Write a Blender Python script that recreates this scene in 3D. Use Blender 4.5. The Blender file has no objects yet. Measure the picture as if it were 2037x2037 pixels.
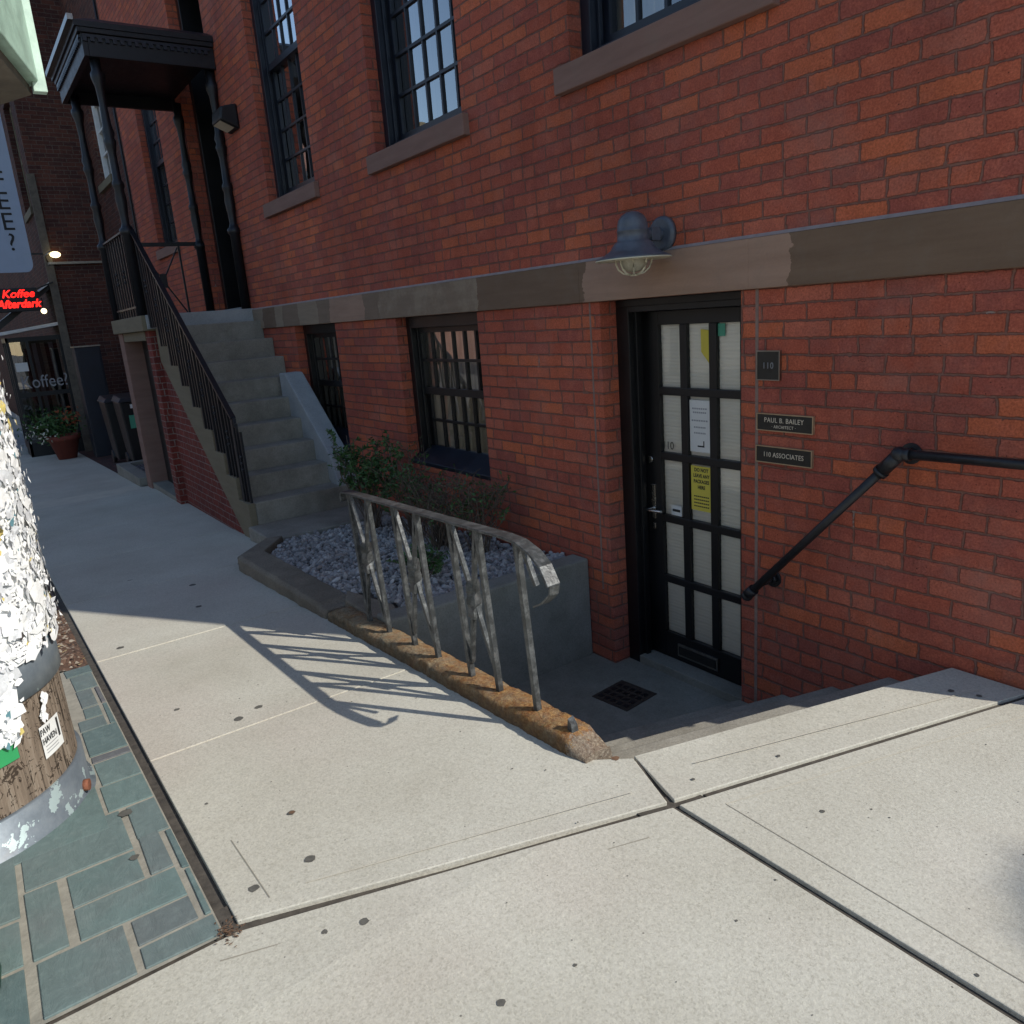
import bpy, bmesh, math, random
from mathutils import Vector, Matrix, noise
random.seed(7)
R = math.radians
S = bpy.context.scene
C = S.collection

# ------------------------------------------------------------ camera
cam = bpy.data.cameras.new("camera"); co = bpy.data.objects.new("camera", cam); C.objects.link(co)
yaw, pitch, roll = -9.69538465e-01, -2.53391051e-01, -7.78182371e-02
f = Vector((math.sin(yaw)*math.cos(pitch), math.cos(yaw)*math.cos(pitch), math.sin(pitch)))
r = f.cross(Vector((0, 0, 1))).normalized(); u = r.cross(f)
r2 = r*math.cos(roll)+u*math.sin(roll); u2 = -r*math.sin(roll)+u*math.cos(roll)
co.matrix_world = Matrix(((r2.x, u2.x, -f.x, 0), (r2.y, u2.y, -f.y, -2.85), (r2.z, u2.z, -f.z, 1.425), (0, 0, 0, 1)))
cam.sensor_width = 36; cam.lens = 1547.68/2037*36; cam.clip_start = .02; cam.clip_end = 2000
S.camera = co

# ------------------------------------------------------------ sky, sun, exposure
SUN_EL, SUN_AZ = R(39.2), R(27.5)          # azimuth measured from +x towards +y
sd = Vector((math.cos(SUN_EL)*math.cos(SUN_AZ), math.cos(SUN_EL)*math.sin(SUN_AZ), math.sin(SUN_EL)))
w = bpy.data.worlds.new("World"); S.world = w; w.use_nodes = True
wn = w.node_tree
sky = wn.nodes.new('ShaderNodeTexSky'); sky.sky_type = 'NISHITA'; sky.sun_disc = False
sky.sun_elevation = SUN_EL; sky.sun_rotation = math.pi/2-SUN_AZ
sky.air_density = 1.0; sky.dust_density = .25; sky.ozone_density = 1.0
bg = wn.nodes['Background']; wn.links.new(sky.outputs[0], bg.inputs[0]); bg.inputs[1].default_value = .13
sl = bpy.data.lights.new("sun", 'SUN'); sl.energy = 3.6; sl.angle = R(.53); sl.color = (1, .95, .87)
so = bpy.data.objects.new("sun", sl); C.objects.link(so); so.rotation_euler = sd.to_track_quat('Z', 'Y').to_euler()
S.view_settings.view_transform = 'Standard'; S.view_settings.look = 'None'
S.view_settings.exposure = 0.27; S.view_settings.gamma = 1
S.cycles.max_bounces = 8; S.cycles.transparent_max_bounces = 16

# ------------------------------------------------------------ helpers
KN = [(-200, -4.2), (-45, -1.2), (-17, -.6), (-10.5, -.38), (-7, -.34), (-1.5, 0), (200, 0)]
def gz(x):
    for (a, za), (b, zb) in zip(KN, KN[1:]):
        if x <= b: return za+(zb-za)*(x-a)/(b-a)
    return 0
def box(bm, x0, x1, y0, y1, z0, z1, m=0):
    v = [bm.verts.new(p) for p in ((x0, y0, z0), (x1, y0, z0), (x1, y1, z0), (x0, y1, z0), (x0, y0, z1), (x1, y0, z1), (x1, y1, z1), (x0, y1, z1))]
    for q in ((0, 3, 2, 1), (4, 5, 6, 7), (0, 1, 5, 4), (1, 2, 6, 5), (2, 3, 7, 6), (3, 0, 4, 7)):
        bm.faces.new([v[i] for i in q]).material_index = m
def prism(bm, a, b, m=0):
    """closed prism between two equally long loops of 3D points"""
    va = [bm.verts.new(p) for p in a]; vb = [bm.verts.new(p) for p in b]; n = len(a)
    bm.faces.new(va[::-1]).material_index = m; bm.faces.new(vb).material_index = m
    for i in range(n):
        bm.faces.new((va[i], va[(i+1) % n], vb[(i+1) % n], vb[i])).material_index = m
def quad(bm, *p, m=0):
    fc = bm.faces.new([bm.verts.new(q) for q in p]); fc.material_index = m
def tube(bm, pts, rad, n=8, m=0, cap=True):
    pts = [Vector(p) for p in pts]; rings = []
    for i, p in enumerate(pts):
        t = (pts[min(i+1, len(pts)-1)]-pts[max(i-1, 0)]).normalized()
        a = t.cross(Vector((0, 0, 1)) if abs(t.z) < .95 else Vector((1, 0, 0))).normalized(); b = t.cross(a)
        rr = rad[i] if isinstance(rad, (list, tuple)) else rad
        rings.append([bm.verts.new(p+(a*math.cos(2*math.pi*k/n)+b*math.sin(2*math.pi*k/n))*rr) for k in range(n)])
    for A, B in zip(rings, rings[1:]):
        for k in range(n):
            fc = bm.faces.new((A[k], A[(k+1) % n], B[(k+1) % n], B[k])); fc.material_index = m; fc.smooth = n > 5
    if cap:
        bm.faces.new(rings[0][::-1]).material_index = m; bm.faces.new(rings[-1]).material_index = m
def lathe(bm, cx, cy, prof, n=16, m=0, smooth=True):
    rings = [[bm.verts.new((cx+rr*math.cos(2*math.pi*k/n), cy+rr*math.sin(2*math.pi*k/n), zz)) for k in range(n)] for rr, zz in prof]
    for A, B in zip(rings, rings[1:]):
        for k in range(n):
            fc = bm.faces.new((A[k], A[(k+1) % n], B[(k+1) % n], B[k])); fc.material_index = m; fc.smooth = smooth
    bm.faces.new(rings[0][::-1]).material_index = m; bm.faces.new(rings[-1]).material_index = m
def bar(bm, a, b, w_, d_=None, m=0, up=None):
    """square bar from a to b"""
    a = Vector(a); b = Vector(b); t = (b-a).normalized(); d_ = d_ or w_
    x = t.cross(Vector(up) if up else (Vector((0, 1, 0)) if abs(t.y) < .9 else Vector((1, 0, 0)))).normalized(); y = t.cross(x)
    o = [x*sx*w_/2+y*sy*d_/2 for sx, sy in ((-1, -1), (1, -1), (1, 1), (-1, 1))]
    prism(bm, [a+k for k in o], [b+k for k in o], m)
def obj(name, bm, mats, parent=None, bev=0, recalc=True, loc=None):
    if recalc: bmesh.ops.recalc_face_normals(bm, faces=bm.faces)
    me = bpy.data.meshes.new(name); bm.to_mesh(me); bm.free()
    for m in (mats if isinstance(mats, (list, tuple)) else [mats]): me.materials.append(m)
    o = bpy.data.objects.new(name, me); C.objects.link(o)
    if parent:
        o.parent = parent
        o.matrix_parent_inverse = world_of(parent).inverted()
    if bev:
        b = o.modifiers.new('bevel', 'BEVEL'); b.width = bev; b.segments = 2; b.limit_method = 'ANGLE'
    return o
def world_of(o):
    mm = Matrix.LocRotScale(o.location, o.rotation_euler, o.scale)
    if o.parent: mm = world_of(o.parent) @ o.matrix_parent_inverse @ mm
    return mm
def B(): return bmesh.new()
def thing(name, loc, label, cat, group=None):
    o = bpy.data.objects.new(name, None); C.objects.link(o); o.location = loc; o.empty_display_size = .2
    return tag(o, label, cat, group)
def tag(o, label, cat, group=None, kind=None):
    o['label'] = label; o['category'] = cat
    if group: o['group'] = group
    if kind: o['kind'] = kind
    return o
def struct(o): o['kind'] = 'structure'; return o
def text(name, s, size, loc, rot, m, parent=None, ext=.0006, spacing=1, sx=1, align='CENTER', shear=0, bold=0):
    cu = bpy.data.curves.new('t', 'FONT'); cu.body = s; cu.size = size; cu.extrude = ext; cu.align_x = align; cu.align_y = 'CENTER'
    cu.space_character = spacing; cu.shear = shear; cu.resolution_u = 3; cu.offset = bold
    t = bpy.data.objects.new('t', cu); C.objects.link(t)
    bpy.context.view_layer.update()
    me = bpy.data.meshes.new_from_object(t.evaluated_get(bpy.context.evaluated_depsgraph_get()))
    bpy.data.objects.remove(t); bpy.data.curves.remove(cu)
    me.transform(Matrix.LocRotScale(Vector(loc), rot if not isinstance(rot, tuple) else __import__('mathutils').Euler(rot), Vector((sx, 1, 1))))
    me.name = name; me.materials.clear(); me.materials.append(m)
    o = bpy.data.objects.new(name, me); C.objects.link(o)
    if parent: o.parent = parent; o.matrix_parent_inverse = world_of(parent).inverted()
    return o
FRONT = (math.pi/2, 0, 0); EAST = (math.pi/2, 0, math.pi/2)

# ------------------------------------------------------------ materials
class NT:
    def __init__(s, name):
        s.m = bpy.data.materials.new(name); s.m.use_nodes = True; s.t = s.m.node_tree; s.n = s.t.nodes; s.bs = s.n['Principled BSDF']
        s.out = s.n['Material Output']
    def new(s, typ, **k):
        n = s.n.new('ShaderNode'+typ)
        for a, b in k.items(): setattr(n, a, b)
        return n
    def set(s, inp, v):
        if hasattr(v, 'is_linked') or isinstance(v, bpy.types.NodeSocket): s.t.links.new(v, inp)
        elif v is not None:
            if isinstance(v, tuple) and len(v) == 3 and inp.type == 'RGBA': v = (*v, 1)
            inp.default_value = v
    def math(s, op, a, b=None, c=None, clamp=False):
        n = s.new('Math', operation=op); n.use_clamp = clamp; s.set(n.inputs[0], a)
        if b is not None: s.set(n.inputs[1], b)
        if c is not None: s.set(n.inputs[2], c)
        return n.outputs[0]
    def pos(s): return s.new('NewGeometry').outputs['Position']
    def xyz(s, v=None):
        n = s.new('SeparateXYZ'); s.set(n.inputs[0], v or s.pos()); return n.outputs
    def comb(s, a, b, c=0.0):
        n = s.new('CombineXYZ'); s.set(n.inputs[0], a); s.set(n.inputs[1], b); s.set(n.inputs[2], c); return n.outputs[0]
    def noise(s, scale, detail=3, rough=.6, vec=None, dist=0):
        n = s.new('TexNoise'); n.inputs['Scale'].default_value = scale; n.inputs['Detail'].default_value = detail
        n.inputs['Roughness'].default_value = rough; n.inputs['Distortion'].default_value = dist
        s.set(n.inputs['Vector'], vec or s.pos()); return n.outputs[0]
    def vor(s, scale, vec=None, feat='F1', rnd=1.0):
        n = s.new('TexVoronoi', feature=feat); n.inputs['Scale'].default_value = scale; s.set(n.inputs['Vector'], vec or s.pos())
        n.inputs['Randomness'].default_value = rnd
        return n.outputs
    def white(s, vec):
        n = s.new('TexWhiteNoise', noise_dimensions='3D'); s.set(n.inputs[0], vec); return n.outputs
    def scale(s, v, sc):
        n = s.new('VectorMath', operation='MULTIPLY'); s.set(n.inputs[0], v); n.inputs[1].default_value = sc; return n.outputs[0]
    def ramp(s, fac, stops, interp='LINEAR'):
        n = s.new('ValToRGB'); cr = n.color_ramp; cr.interpolation = interp
        while len(cr.elements) < len(stops): cr.elements.new(.5)
        for e, (p, c) in zip(cr.elements, stops): e.position = p; e.color = (*c, 1) if len(c) == 3 else c
        s.set(n.inputs[0], fac); return n.outputs[0]
    def mapr(s, v, a, b, c=0, d=1):
        n = s.new('MapRange'); s.set(n.inputs[0], v)
        for i, q in enumerate((a, b, c, d)): n.inputs[i+1].default_value = q
        return n.outputs[0]
    def mix(s, fac, a, b, typ='MIX'):
        n = s.new('Mix', data_type='RGBA', blend_type=typ); s.set(n.inputs[0], fac); s.set(n.inputs[6], a); s.set(n.inputs[7], b); return n.outputs[2]
    def bump(s, h, strength=.5, dist=.01, prev=None):
        n = s.new('Bump'); n.inputs['Strength'].default_value = strength; n.inputs['Distance'].default_value = dist; s.set(n.inputs['Height'], h)
        if prev: s.set(n.inputs['Normal'], prev)
        return n.outputs[0]
    def done(s, col=None, rough=None, metal=None, bump=None, spec=None):
        if col is not None: s.set(s.bs.inputs['Base Color'], col)
        if rough is not None: s.set(s.bs.inputs['Roughness'], rough)
        if metal is not None: s.set(s.bs.inputs['Metallic'], metal)
        if spec is not None: s.set(s.bs.inputs['Specular IOR Level'], spec)
        if bump is not None: s.set(s.bs.inputs['Normal'], bump)
        return s.m
def plain(name, c, rough=.7, var=.25, sc=6, metal=0, bump=.15, bsc=60, spec=.5, dark=None):
    n = NT(name); f1 = n.noise(sc, 5, .65); d = dark or tuple(x*(1-var) for x in c); l = tuple(min(1, x*(1+var)) for x in c)
    col = n.ramp(f1, [(.3, d), (.7, l)])
    return n.done(col, n.mapr(f1, .2, .8, max(rough-.1, .02), min(rough+.1, 1)), metal, n.bump(n.noise(bsc, 3), bump, .004), spec)

BH, BL = .0693, .214
def brick(name, cols, mortar, L=BL, H=BH, z0=1.434, msz=(.0014, .0056), depth=.006, uv=None, white=.0, stain=1.0):
    n = NT(name); x, y, z = n.xyz()
    wx = n.mapr(n.noise(9, 2), 0, 1, -.012, .012); wz = n.mapr(n.noise(5, 2), 0, 1, -.006, .006)
    if uv == 'flat': U, V = x, y
    else: U, V = n.math('ADD', x, y), z
    U = n.math('ADD', U, wx); V = n.math('ADD', V, wz)
    v = n.math('DIVIDE', n.math('SUBTRACT', V, z0), H); row = n.math('FLOOR', v); fv = n.math('FRACT', v)
    off = n.math('ADD', n.math('MULTIPLY', n.math('FLOORED_MODULO', row, 2.0), .5), n.math('MULTIPLY', n.white(n.comb(row, 3.3))[0], .18))
    uu = n.math('ADD', n.math('DIVIDE', U, L), off); cell = n.math('FLOOR', uu); fu = n.math('FRACT', uu)
    wn_ = n.white(n.comb(cell, row, 1.7)); rnd = wn_[0]; rnd2 = n.white(n.comb(cell, row, 9.1))[0]
    # now and then a brick is split into two headers
    half = n.math('LESS_THAN', rnd2, .16); fu2 = n.math('FRACT', n.math('MULTIPLY', fu, 2.0))
    e1 = n.math('MULTIPLY', n.math('MINIMUM', fu, n.math('SUBTRACT', 1.0, fu)), L)
    e2 = n.math('MULTIPLY', n.math('MINIMUM', fu2, n.math('SUBTRACT', 1.0, fu2)), L/2)
    du = n.math('ADD', n.math('MULTIPLY', half, e2), n.math('MULTIPLY', n.math('SUBTRACT', 1.0, half), e1))
    dv = n.math('MULTIPLY', n.math('MINIMUM', fv, n.math('SUBTRACT', 1.0, fv)), H)
    d = n.math('MINIMUM', du, dv)
    d = n.math('SUBTRACT', d, n.mapr(n.noise(48, 5, .75), .3, .8, -.0028, .0062))
    chip = n.math('MULTIPLY', n.math('GREATER_THAN', n.noise(11, 3, .6), .66), .004); d = n.math('SUBTRACT', d, chip)
    mask = n.new('MapRange', interpolation_type='SMOOTHSTEP'); n.set(mask.inputs[0], d); mask.inputs[1].default_value = msz[0]; mask.inputs[2].default_value = msz[1]
    mask = mask.outputs[0]
    k = len(cols); col = n.ramp(rnd, [(i/k, c) for i, c in enumerate(cols)], 'CONSTANT')
    big = n.noise(1.1, 4, .6); fine = n.noise(120, 4, .7)
    col = n.mix(n.mapr(big, .35, .7, 0, .40*stain), col, tuple(c*.62 for c in cols[0]))
    col = n.mix(n.mapr(n.noise(26, 5, .75), .35, .75, 0, .55), col, n.mix(1.0, col, (.66, .60, .62), 'MULTIPLY'))
    col = n.mix(n.mapr(n.noise(4.3, 4, .7), .50, .72, 0, .5), col, (.38, .145, .11) if cols[0][0] > .35 else tuple(c*1.1 for c in cols[0]))
    col = n.mix(n.mapr(n.noise(14, 4, .7), .5, .75, 0, .45), col, tuple(min(1, c*1.25+.012) for c in cols[1]))
    col = n.mix(1.0, col, n.ramp(fine, [(.3, (.60, .58, .58)), (.7, (1.22, 1.22, 1.22))]), 'MULTIPLY')
    speck = n.math('LESS_THAN', n.vor(45)[0], .11); sel = n.math('GREATER_THAN', n.noise(6, 2), .56)
    col = n.mix(n.math('MULTIPLY', n.math('MULTIPLY', speck, sel), .75), col, (.05, .015, .01))
    mc = n.mix(n.mapr(n.noise(30, 3), .3, .7), mortar, tuple(c*.62 for c in mortar))
    # a few pale smears of mortar over the edges
    pale = n.math('GREATER_THAN', n.noise(3.3, 5, .75), .66)
    mc = n.mix(n.math('MULTIPLY', pale, .5), mc, (.42, .36, .31))
    col = n.mix(mask, mc, col)
    run = n.noise(1.0, 4, .6, n.scale(n.pos(), (5, 5, .55)))
    col = n.mix(n.mapr(run, .52, .75, 0, .40*stain), col, n.mix(1.0, col, (.55, .52, .52), 'MULTIPLY'))
    lum = n.noise(.75, 3, .55)
    col = n.mix(1.0, col, n.ramp(lum, [(.3, (.82, .80, .82)), (.7, (1.16, 1.16, 1.12))]), 'MULTIPLY')
    if white: col = n.mix(n.mapr(n.noise(2.3, 5, .7), .52, .72, 0, white), col, (.30, .21, .18))
    h = n.math('ADD', n.math('MULTIPLY', mask, 1.0), n.math('MULTIPLY', fine, .35))
    h = n.math('ADD', h, n.math('MULTIPLY', rnd, .25))
    return n.done(col, .88, 0, n.bump(h, .8, depth), .25)
RED = [(0.488, 0.122, 0.073), (0.573, 0.149, 0.078), (0.512, 0.129, 0.076), (0.647, 0.173, 0.078), (0.439, 0.120, 0.085), (0.525, 0.139, 0.085), (0.549, 0.140, 0.073), (0.400, 0.115, 0.082), (0.561, 0.165, 0.102), (0.415, 0.112, 0.081)]
M = {}
M['brick'] = brick('red_brick', RED, (.29, .140, .105), white=.24, depth=.011)
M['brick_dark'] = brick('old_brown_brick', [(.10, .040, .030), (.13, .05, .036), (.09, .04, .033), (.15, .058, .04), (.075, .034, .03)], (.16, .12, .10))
M['brick_stoop'] = brick('stoop_brick', [(.20, .045, .035), (.25, .052, .038), (.17, .04, .034), (.23, .055, .04)], (.30, .23, .20), L=.21, H=.068)
M['brick_patch'] = brick('paver_brick', [(.10, .05, .045), (.13, .06, .05), (.08, .05, .045)], (.07, .06, .05), L=.2, H=.1, z0=0, uv='flat')
M['opp1'] = brick('pink_brick', [(.42, .22, .17), (.46, .24, .18), (.38, .2, .15)], (.5, .42, .36))
M['opp2'] = plain('pale_render', (.68, .62, .54), .9, .1)

def concrete(name, c1, c2, pink=(.50, .40, .35), agg=.5, sc=1.6, bump=.35, dirt=.0):
    n = NT(name); big = n.noise(sc, 5, .6)
    col = n.ramp(big, [(.3, c1), (.7, c2)])
    col = n.mix(n.mapr(n.noise(.9, 3, .5), .5, .7, 0, .45), col, pink)
    a = n.vor(210); cell = n.new('SeparateColor'); n.set(cell.inputs[0], a[1])
    g = n.ramp(cell.outputs[0], [(0, (.50, .49, .45)), (.12, (.78, .76, .72)), (.35, (1.0, 1, 1)), (.75, (1.07, 1.07, 1.06)), (.93, (1.25, 1.25, 1.2))])
    g2 = n.ramp(n.noise(75, 5, .75), [(.3, (.70, .69, .66)), (.55, (1.04, 1.04, 1.04)), (.8, (1.2, 1.2, 1.18))])
    col = n.mix(agg, col, n.mix(1.0, col, g, 'MULTIPLY')); col = n.mix(agg+.2, col, n.mix(1.0, col, g2, 'MULTIPLY'))
    sp = n.math('LESS_THAN', n.vor(17)[0], .045); col = n.mix(n.math('MULTIPLY', sp, .7), col, (.09, .085, .075))
    col = n.mix(n.mapr(n.noise(2.3, 6, .72), .5, .72, 0, .22), col, n.mix(1.0, col, (.74, .73, .70), 'MULTIPLY'))
    if dirt: col = n.mix(n.mapr(n.noise(3.5, 6, .75), .45, .75, 0, dirt), col, (.09, .08, .055))
    return n.done(col, .9, 0, n.bump(n.math('ADD', n.noise(110, 4, .7), n.math('MULTIPLY', n.noise(8, 3), .6)), bump, .004), .3)
M['conc'] = concrete('sidewalk_concrete', (.455, .43, .355), (.555, .535, .455), pink=(.51, .44, .38), agg=.32)
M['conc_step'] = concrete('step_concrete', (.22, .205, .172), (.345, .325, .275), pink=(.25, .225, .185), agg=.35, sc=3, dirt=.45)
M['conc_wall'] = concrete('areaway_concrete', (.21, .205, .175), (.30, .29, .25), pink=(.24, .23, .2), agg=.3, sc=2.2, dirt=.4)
M['conc_blue'] = concrete('painted_concrete', (.29, .31, .315), (.39, .405, .405), pink=(.30, .31, .31), agg=.2, sc=4)
M['mortar_line'] = plain('score_line', (.54, .505, .41), .9, .1)
M['joint'] = plain('joint_filler', (.07, .06, .048), .95, .4, 30, bump=.5)
M['gum'] = plain('gum_spot', (.10, .095, .08), .8, .3, 40)
M['gum2'] = plain('dry_leaf_brown', (.16, .09, .05), .8, .3, 40)
M['soil'] = plain('soil', (.07, .05, .035), .95, .4, 12, bump=.6, bsc=30)
M['asphalt'] = plain('asphalt', (.10, .10, .098), .9, .2, 5, bump=.5, bsc=150)
M['black'] = plain('black_paint', (.007, .008, .010), .5, .3, 8, bump=.1)
M['blackwood'] = plain('black_wood_paint', (.008, .008, .009), .38, .3, 3, bump=.15, bsc=40)
M['navy'] = plain('navy_black_paint', (.010, .013, .022), .38, .3, 4, bump=.2, bsc=40)
M['iron'] = plain('wrought_iron', (.007, .008, .011), .45, .3, 20, metal=.0, bump=.3)
M['dark_in'] = plain('dark_interior', (.012, .011, .010), .95, .1)
M['interior'] = plain('room_wall', (.10, .085, .07), .95, .1)
M['brown'] = None
def sandstone(name, base, patches=True):
    n = NT(name); x, y, z = n.xyz()
    t = n.mapr(x, -14, 0, 0, 1); P = lambda v: (v+14)/14
    dk = (.195, .128, .084); tan = (.31, .24, .17); pk = (.38, .245, .175); dt = (.235, .170, .120)
    if patches:
        xj = n.math('ADD', x, n.mapr(n.noise(9, 5, .7), 0, 1, -.09, .09))
        t = n.mapr(xj, -14, 0, 0, 1)
        col = n.ramp(t, [(0, tan), (P(-8.55), dk), (P(-8.2), tan), (P(-7.95), dt), (P(-7.5), tan), (P(-7.0), dt), (P(-6.78), pk), (P(-6.05), dt), (P(-5.77), tan), (P(-4.34), dk), (P(-3.32), pk), (P(-2.07), dk), (1, dk)], 'CONSTANT')
        # ragged worn areas on the tan stones
        m_ = n.mapr(n.math('SUBTRACT', n.noise(4.0, 6, .72), n.math('MULTIPLY', n.math('SUBTRACT', z, 1.434), .55)), .36, .50, 0, .8)
        tanz = n.math('MULTIPLY', n.math('GREATER_THAN', x, -5.75), n.math('LESS_THAN', x, -4.36))
        col = n.mix(n.math('MULTIPLY', m_, tanz), col, dt)
    else: col = base
    st = n.noise(2.2, 5, .6, n.scale(n.pos(), (1, 1, 9)))
    col = n.mix(n.mapr(st, .35, .7, 0, .45), col, n.mix(1.0, col, (.62, .58, .55), 'MULTIPLY'))
    col = n.mix(n.mapr(n.noise(7, 5, .7), .5, .8, 0, .3), col, (.22, .18, .14))
    return n.done(col, .85, 0, n.bump(n.math('ADD', n.noise(60, 4), n.math('MULTIPLY', st, .6)), .4, .006), .3)
M['belt'] = sandstone('brownstone_belt', None)
M['sill'] = sandstone('brownstone_sill', (.25, .150, .12), False)
M['tanstone'] = sandstone('tan_stone', (.21, .18, .12), False)
def glass(name, tint=(1, 1, 1), ior=1.55, rough=.0, wav=.25, frost=0, blend=1.0):
    n = NT(name); n.n.remove(n.bs)
    g = n.new('BsdfGlossy'); g.inputs['Roughness'].default_value = rough; g.inputs['Color'].default_value = (1, 1, 1, 1)
    t = n.new('BsdfTransparent'); t.inputs[0].default_value = (*tint, 1)
    fr = n.new('Fresnel'); fr.inputs[0].default_value = ior
    b = n.bump(n.noise(3.5, 1, .4), wav, .01); n.set(g.inputs['Normal'], b)
    mx = n.new('MixShader'); n.set(mx.inputs[0], n.math('MULTIPLY', fr.outputs[0], blend, clamp=True)); n.set(mx.inputs[1], t.outputs[0]); n.set(mx.inputs[2], g.outputs[0])
    n.set(n.out.inputs[0], mx.outputs[0]); return n.m
M['glass'] = glass('window_glass', (.75, .76, .75), 1.5, .003, .10, blend=4.5)
M['glass2'] = glass('old_window_glass', (.78, .77, .74), 1.5, .004, .35, blend=3.5)
M['glassd'] = glass('door_glass', (.92, .92, .90), 1.5, .004, .08, blend=1.6)
def cloth(name, c, fr=40, axis=0, amt=.5, wob=6.0, bd=.02):
    n = NT(name); p = n.xyz(); v = n.math('SINE', n.math('ADD', n.math('MULTIPLY', p[axis], fr), n.math('MULTIPLY', n.noise(2), wob)))
    col = n.ramp(n.mapr(v, -1, 1), [(0, tuple(k*(1-amt) for k in c)), (1, c)])
    return n.done(col, .9, 0, n.bump(v, .8, bd))
M['curt_dark'] = cloth('brown_curtain', (.16, .12, .10), 60)
M['curt_pale'] = cloth('beige_curtain', (.86, .78, .65), 45, 0, .25)
M['blind'] = cloth('white_pleated_blind', (.90, .89, .85), 330, 2, .05, .4, .001)
M['steel'] = plain('brushed_steel', (.62, .60, .56), .25, .1, 30, metal=1, bump=.05)
M['nickel'] = plain('dull_nickel', (.33, .31, .28), .35, .2, 30, metal=1, bump=.1)
M['pipe'] = plain('black_pipe', (.016, .017, .020), .42, .4, 25, bump=.3)
M['lampgrey'] = plain('grey_lamp_enamel', (.095, .108, .130), .38, .25, 18, bump=.12)
M['cream'] = plain('cream_cage', (.62, .58, .44), .5, .1, 20)
M['white'] = plain('white_paint', (.72, .72, .70), .6, .08, 8)
M['brass'] = plain('bronze_rim', (.48, .36, .23), .4, .15, 40, metal=.6)
M['plaque'] = plain('black_plaque', (.018, .017, .015), .35, .3, 30)
M['letter'] = plain('cast_letters', (.70, .62, .50), .45, .1, 30, metal=.3)
M['letterdim'] = plain('dim_letters', (.26, .26, .27), .5, .1, 30)
M['paper'] = plain('white_paper', (.72, .72, .69), .8, .05)
M['yellow'] = plain('yellow_paper', (.72, .60, .09), .8, .05)
M['ink'] = plain('black_ink', (.02, .02, .02), .7, .1)
M['inkgrey'] = plain('grey_ink', (.30, .30, .31), .7, .1)
M['green'] = plain('green_sticker', (.03, .30, .10), .5, .1)
M['teal'] = plain('teal_sticker', (.08, .36, .24), .5, .1)
M['terracotta'] = plain('terracotta', (.20, .045, .028), .8, .2, 6)
M['cart'] = plain('black_plastic', (.012, .012, .013), .5, .2, 10)
M['bluepaint'] = plain('dark_blue_metal', (.008, .012, .022), .5, .3, 5)
M['bannerc'] = plain('pale_blue_banner', (.36, .44, .56), .6, .06, 3)
M['mint'] = plain('mint_painted_board', (.36, .52, .42), .55, .25, 12, bump=.3)
M['boards'] = plain('weathered_boards', (.13, .11, .085), .85, .35, 9, bump=.5)
def rusty():
    n = NT('rust_stained_stone'); x, y, z = n.xyz(); nrm = n.new('NewGeometry').outputs['Normal']; up = n.xyz(nrm)[2]
    fine = n.noise(85, 5, .8); mid = n.noise(22, 6, .78)
    stone = n.ramp(mid, [(.28, (.13, .105, .075)), (.5, (.33, .28, .195)), (.72, (.50, .45, .34))])
    rust = n.ramp(n.noise(38, 6, .8), [(.25, (.13, .045, .018)), (.45, (.38, .16, .055)), (.6, (.56, .33, .13)), (.75, (.66, .52, .33))])
    f_ = n.math('ADD', n.mapr(x, -3.5, -2.0, .35, .85), n.mapr(n.noise(9, 6, .78), .3, .7, -.65, .45), clamp=True)
    col = n.mix(f_, stone, rust)
    side = n.mapr(up, .2, .75, 1, 0)           # face towards the walk: darker brown stone, with its shade painted into the colour
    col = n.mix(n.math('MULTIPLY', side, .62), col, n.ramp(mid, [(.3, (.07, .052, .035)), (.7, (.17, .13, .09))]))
    grey = n.math('GREATER_THAN', n.math('ADD', x, n.mapr(n.noise(26, 5, .8), .2, .8, -.10, .10)), -1.815)
    col = n.mix(n.math('MULTIPLY', grey, .8), col, n.ramp(fine, [(.3, (.24, .18, .14)), (.7, (.46, .41, .34))]))
    col = n.mix(1.0, col, n.ramp(fine, [(.3, (.62, .6, .58)), (.7, (1.25, 1.25, 1.2))]), 'MULTIPLY')
    return n.done(col, .95, 0, n.bump(n.math('ADD', fine, n.noise(17, 5, .7)), 1.0, .016), .15)
M['rust'] = rusty()
M['kerbstone'] = concrete('planter_kerb_concrete', (.17, .145, .11), (.27, .235, .18), pink=(.22, .18, .14), agg=.5, sc=4, bump=.8, dirt=.45)
def worn():
    n = NT('worn_painted_steel'); a = n.noise(26, 6, .75)
    col = n.ramp(a, [(.28, (.02, .021, .021)), (.47, (.062, .066, .066)), (.62, (.16, .168, .168)), (.76, (.12, .075, .05))])
    return n.done(col, n.mapr(a, .3, .7, .28, .5), n.mapr(a, .35, .55, .1, .45), n.bump(n.noise(90, 4), .4, .003))
M['worn'] = worn()
def slate():
    n = NT('bluestone'); x, y, z = n.xyz()
    at = n.new('Attribute', attribute_name='tone'); at.attribute_type = 'GEOMETRY'
    tone = at.outputs['Fac']
    base = n.ramp(tone, [(0, (.115, .165, .160)), (.35, (.155, .22, .205)), (.7, (.145, .175, .17)), (.88, (.14, .14, .145)), (1, (.18, .25, .225))])
    s_ = n.noise(7, 6, .7, n.scale(n.pos(), (1, 2.4, 1)), .6)
    col = n.mix(n.mapr(s_, .35, .7, 0, .55), base, n.mix(1.0, base, (.66, .64, .64), 'MULTIPLY'))
    col = n.mix(n.mapr(n.noise(3.1, 4, .6), .5, .72, 0, .28), col, (.20, .185, .18))
    col = n.mix(n.mapr(n.noise(40, 4), .5, .8, 0, .25), col, (.30, .36, .33))
    return n.done(col, .72, 0, n.bump(s_, .55, .012), .35)
M['slate'] = slate()
M['grout'] = plain('grout', (.31, .29, .235), .95, .2, 15, bump=.6)
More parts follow.
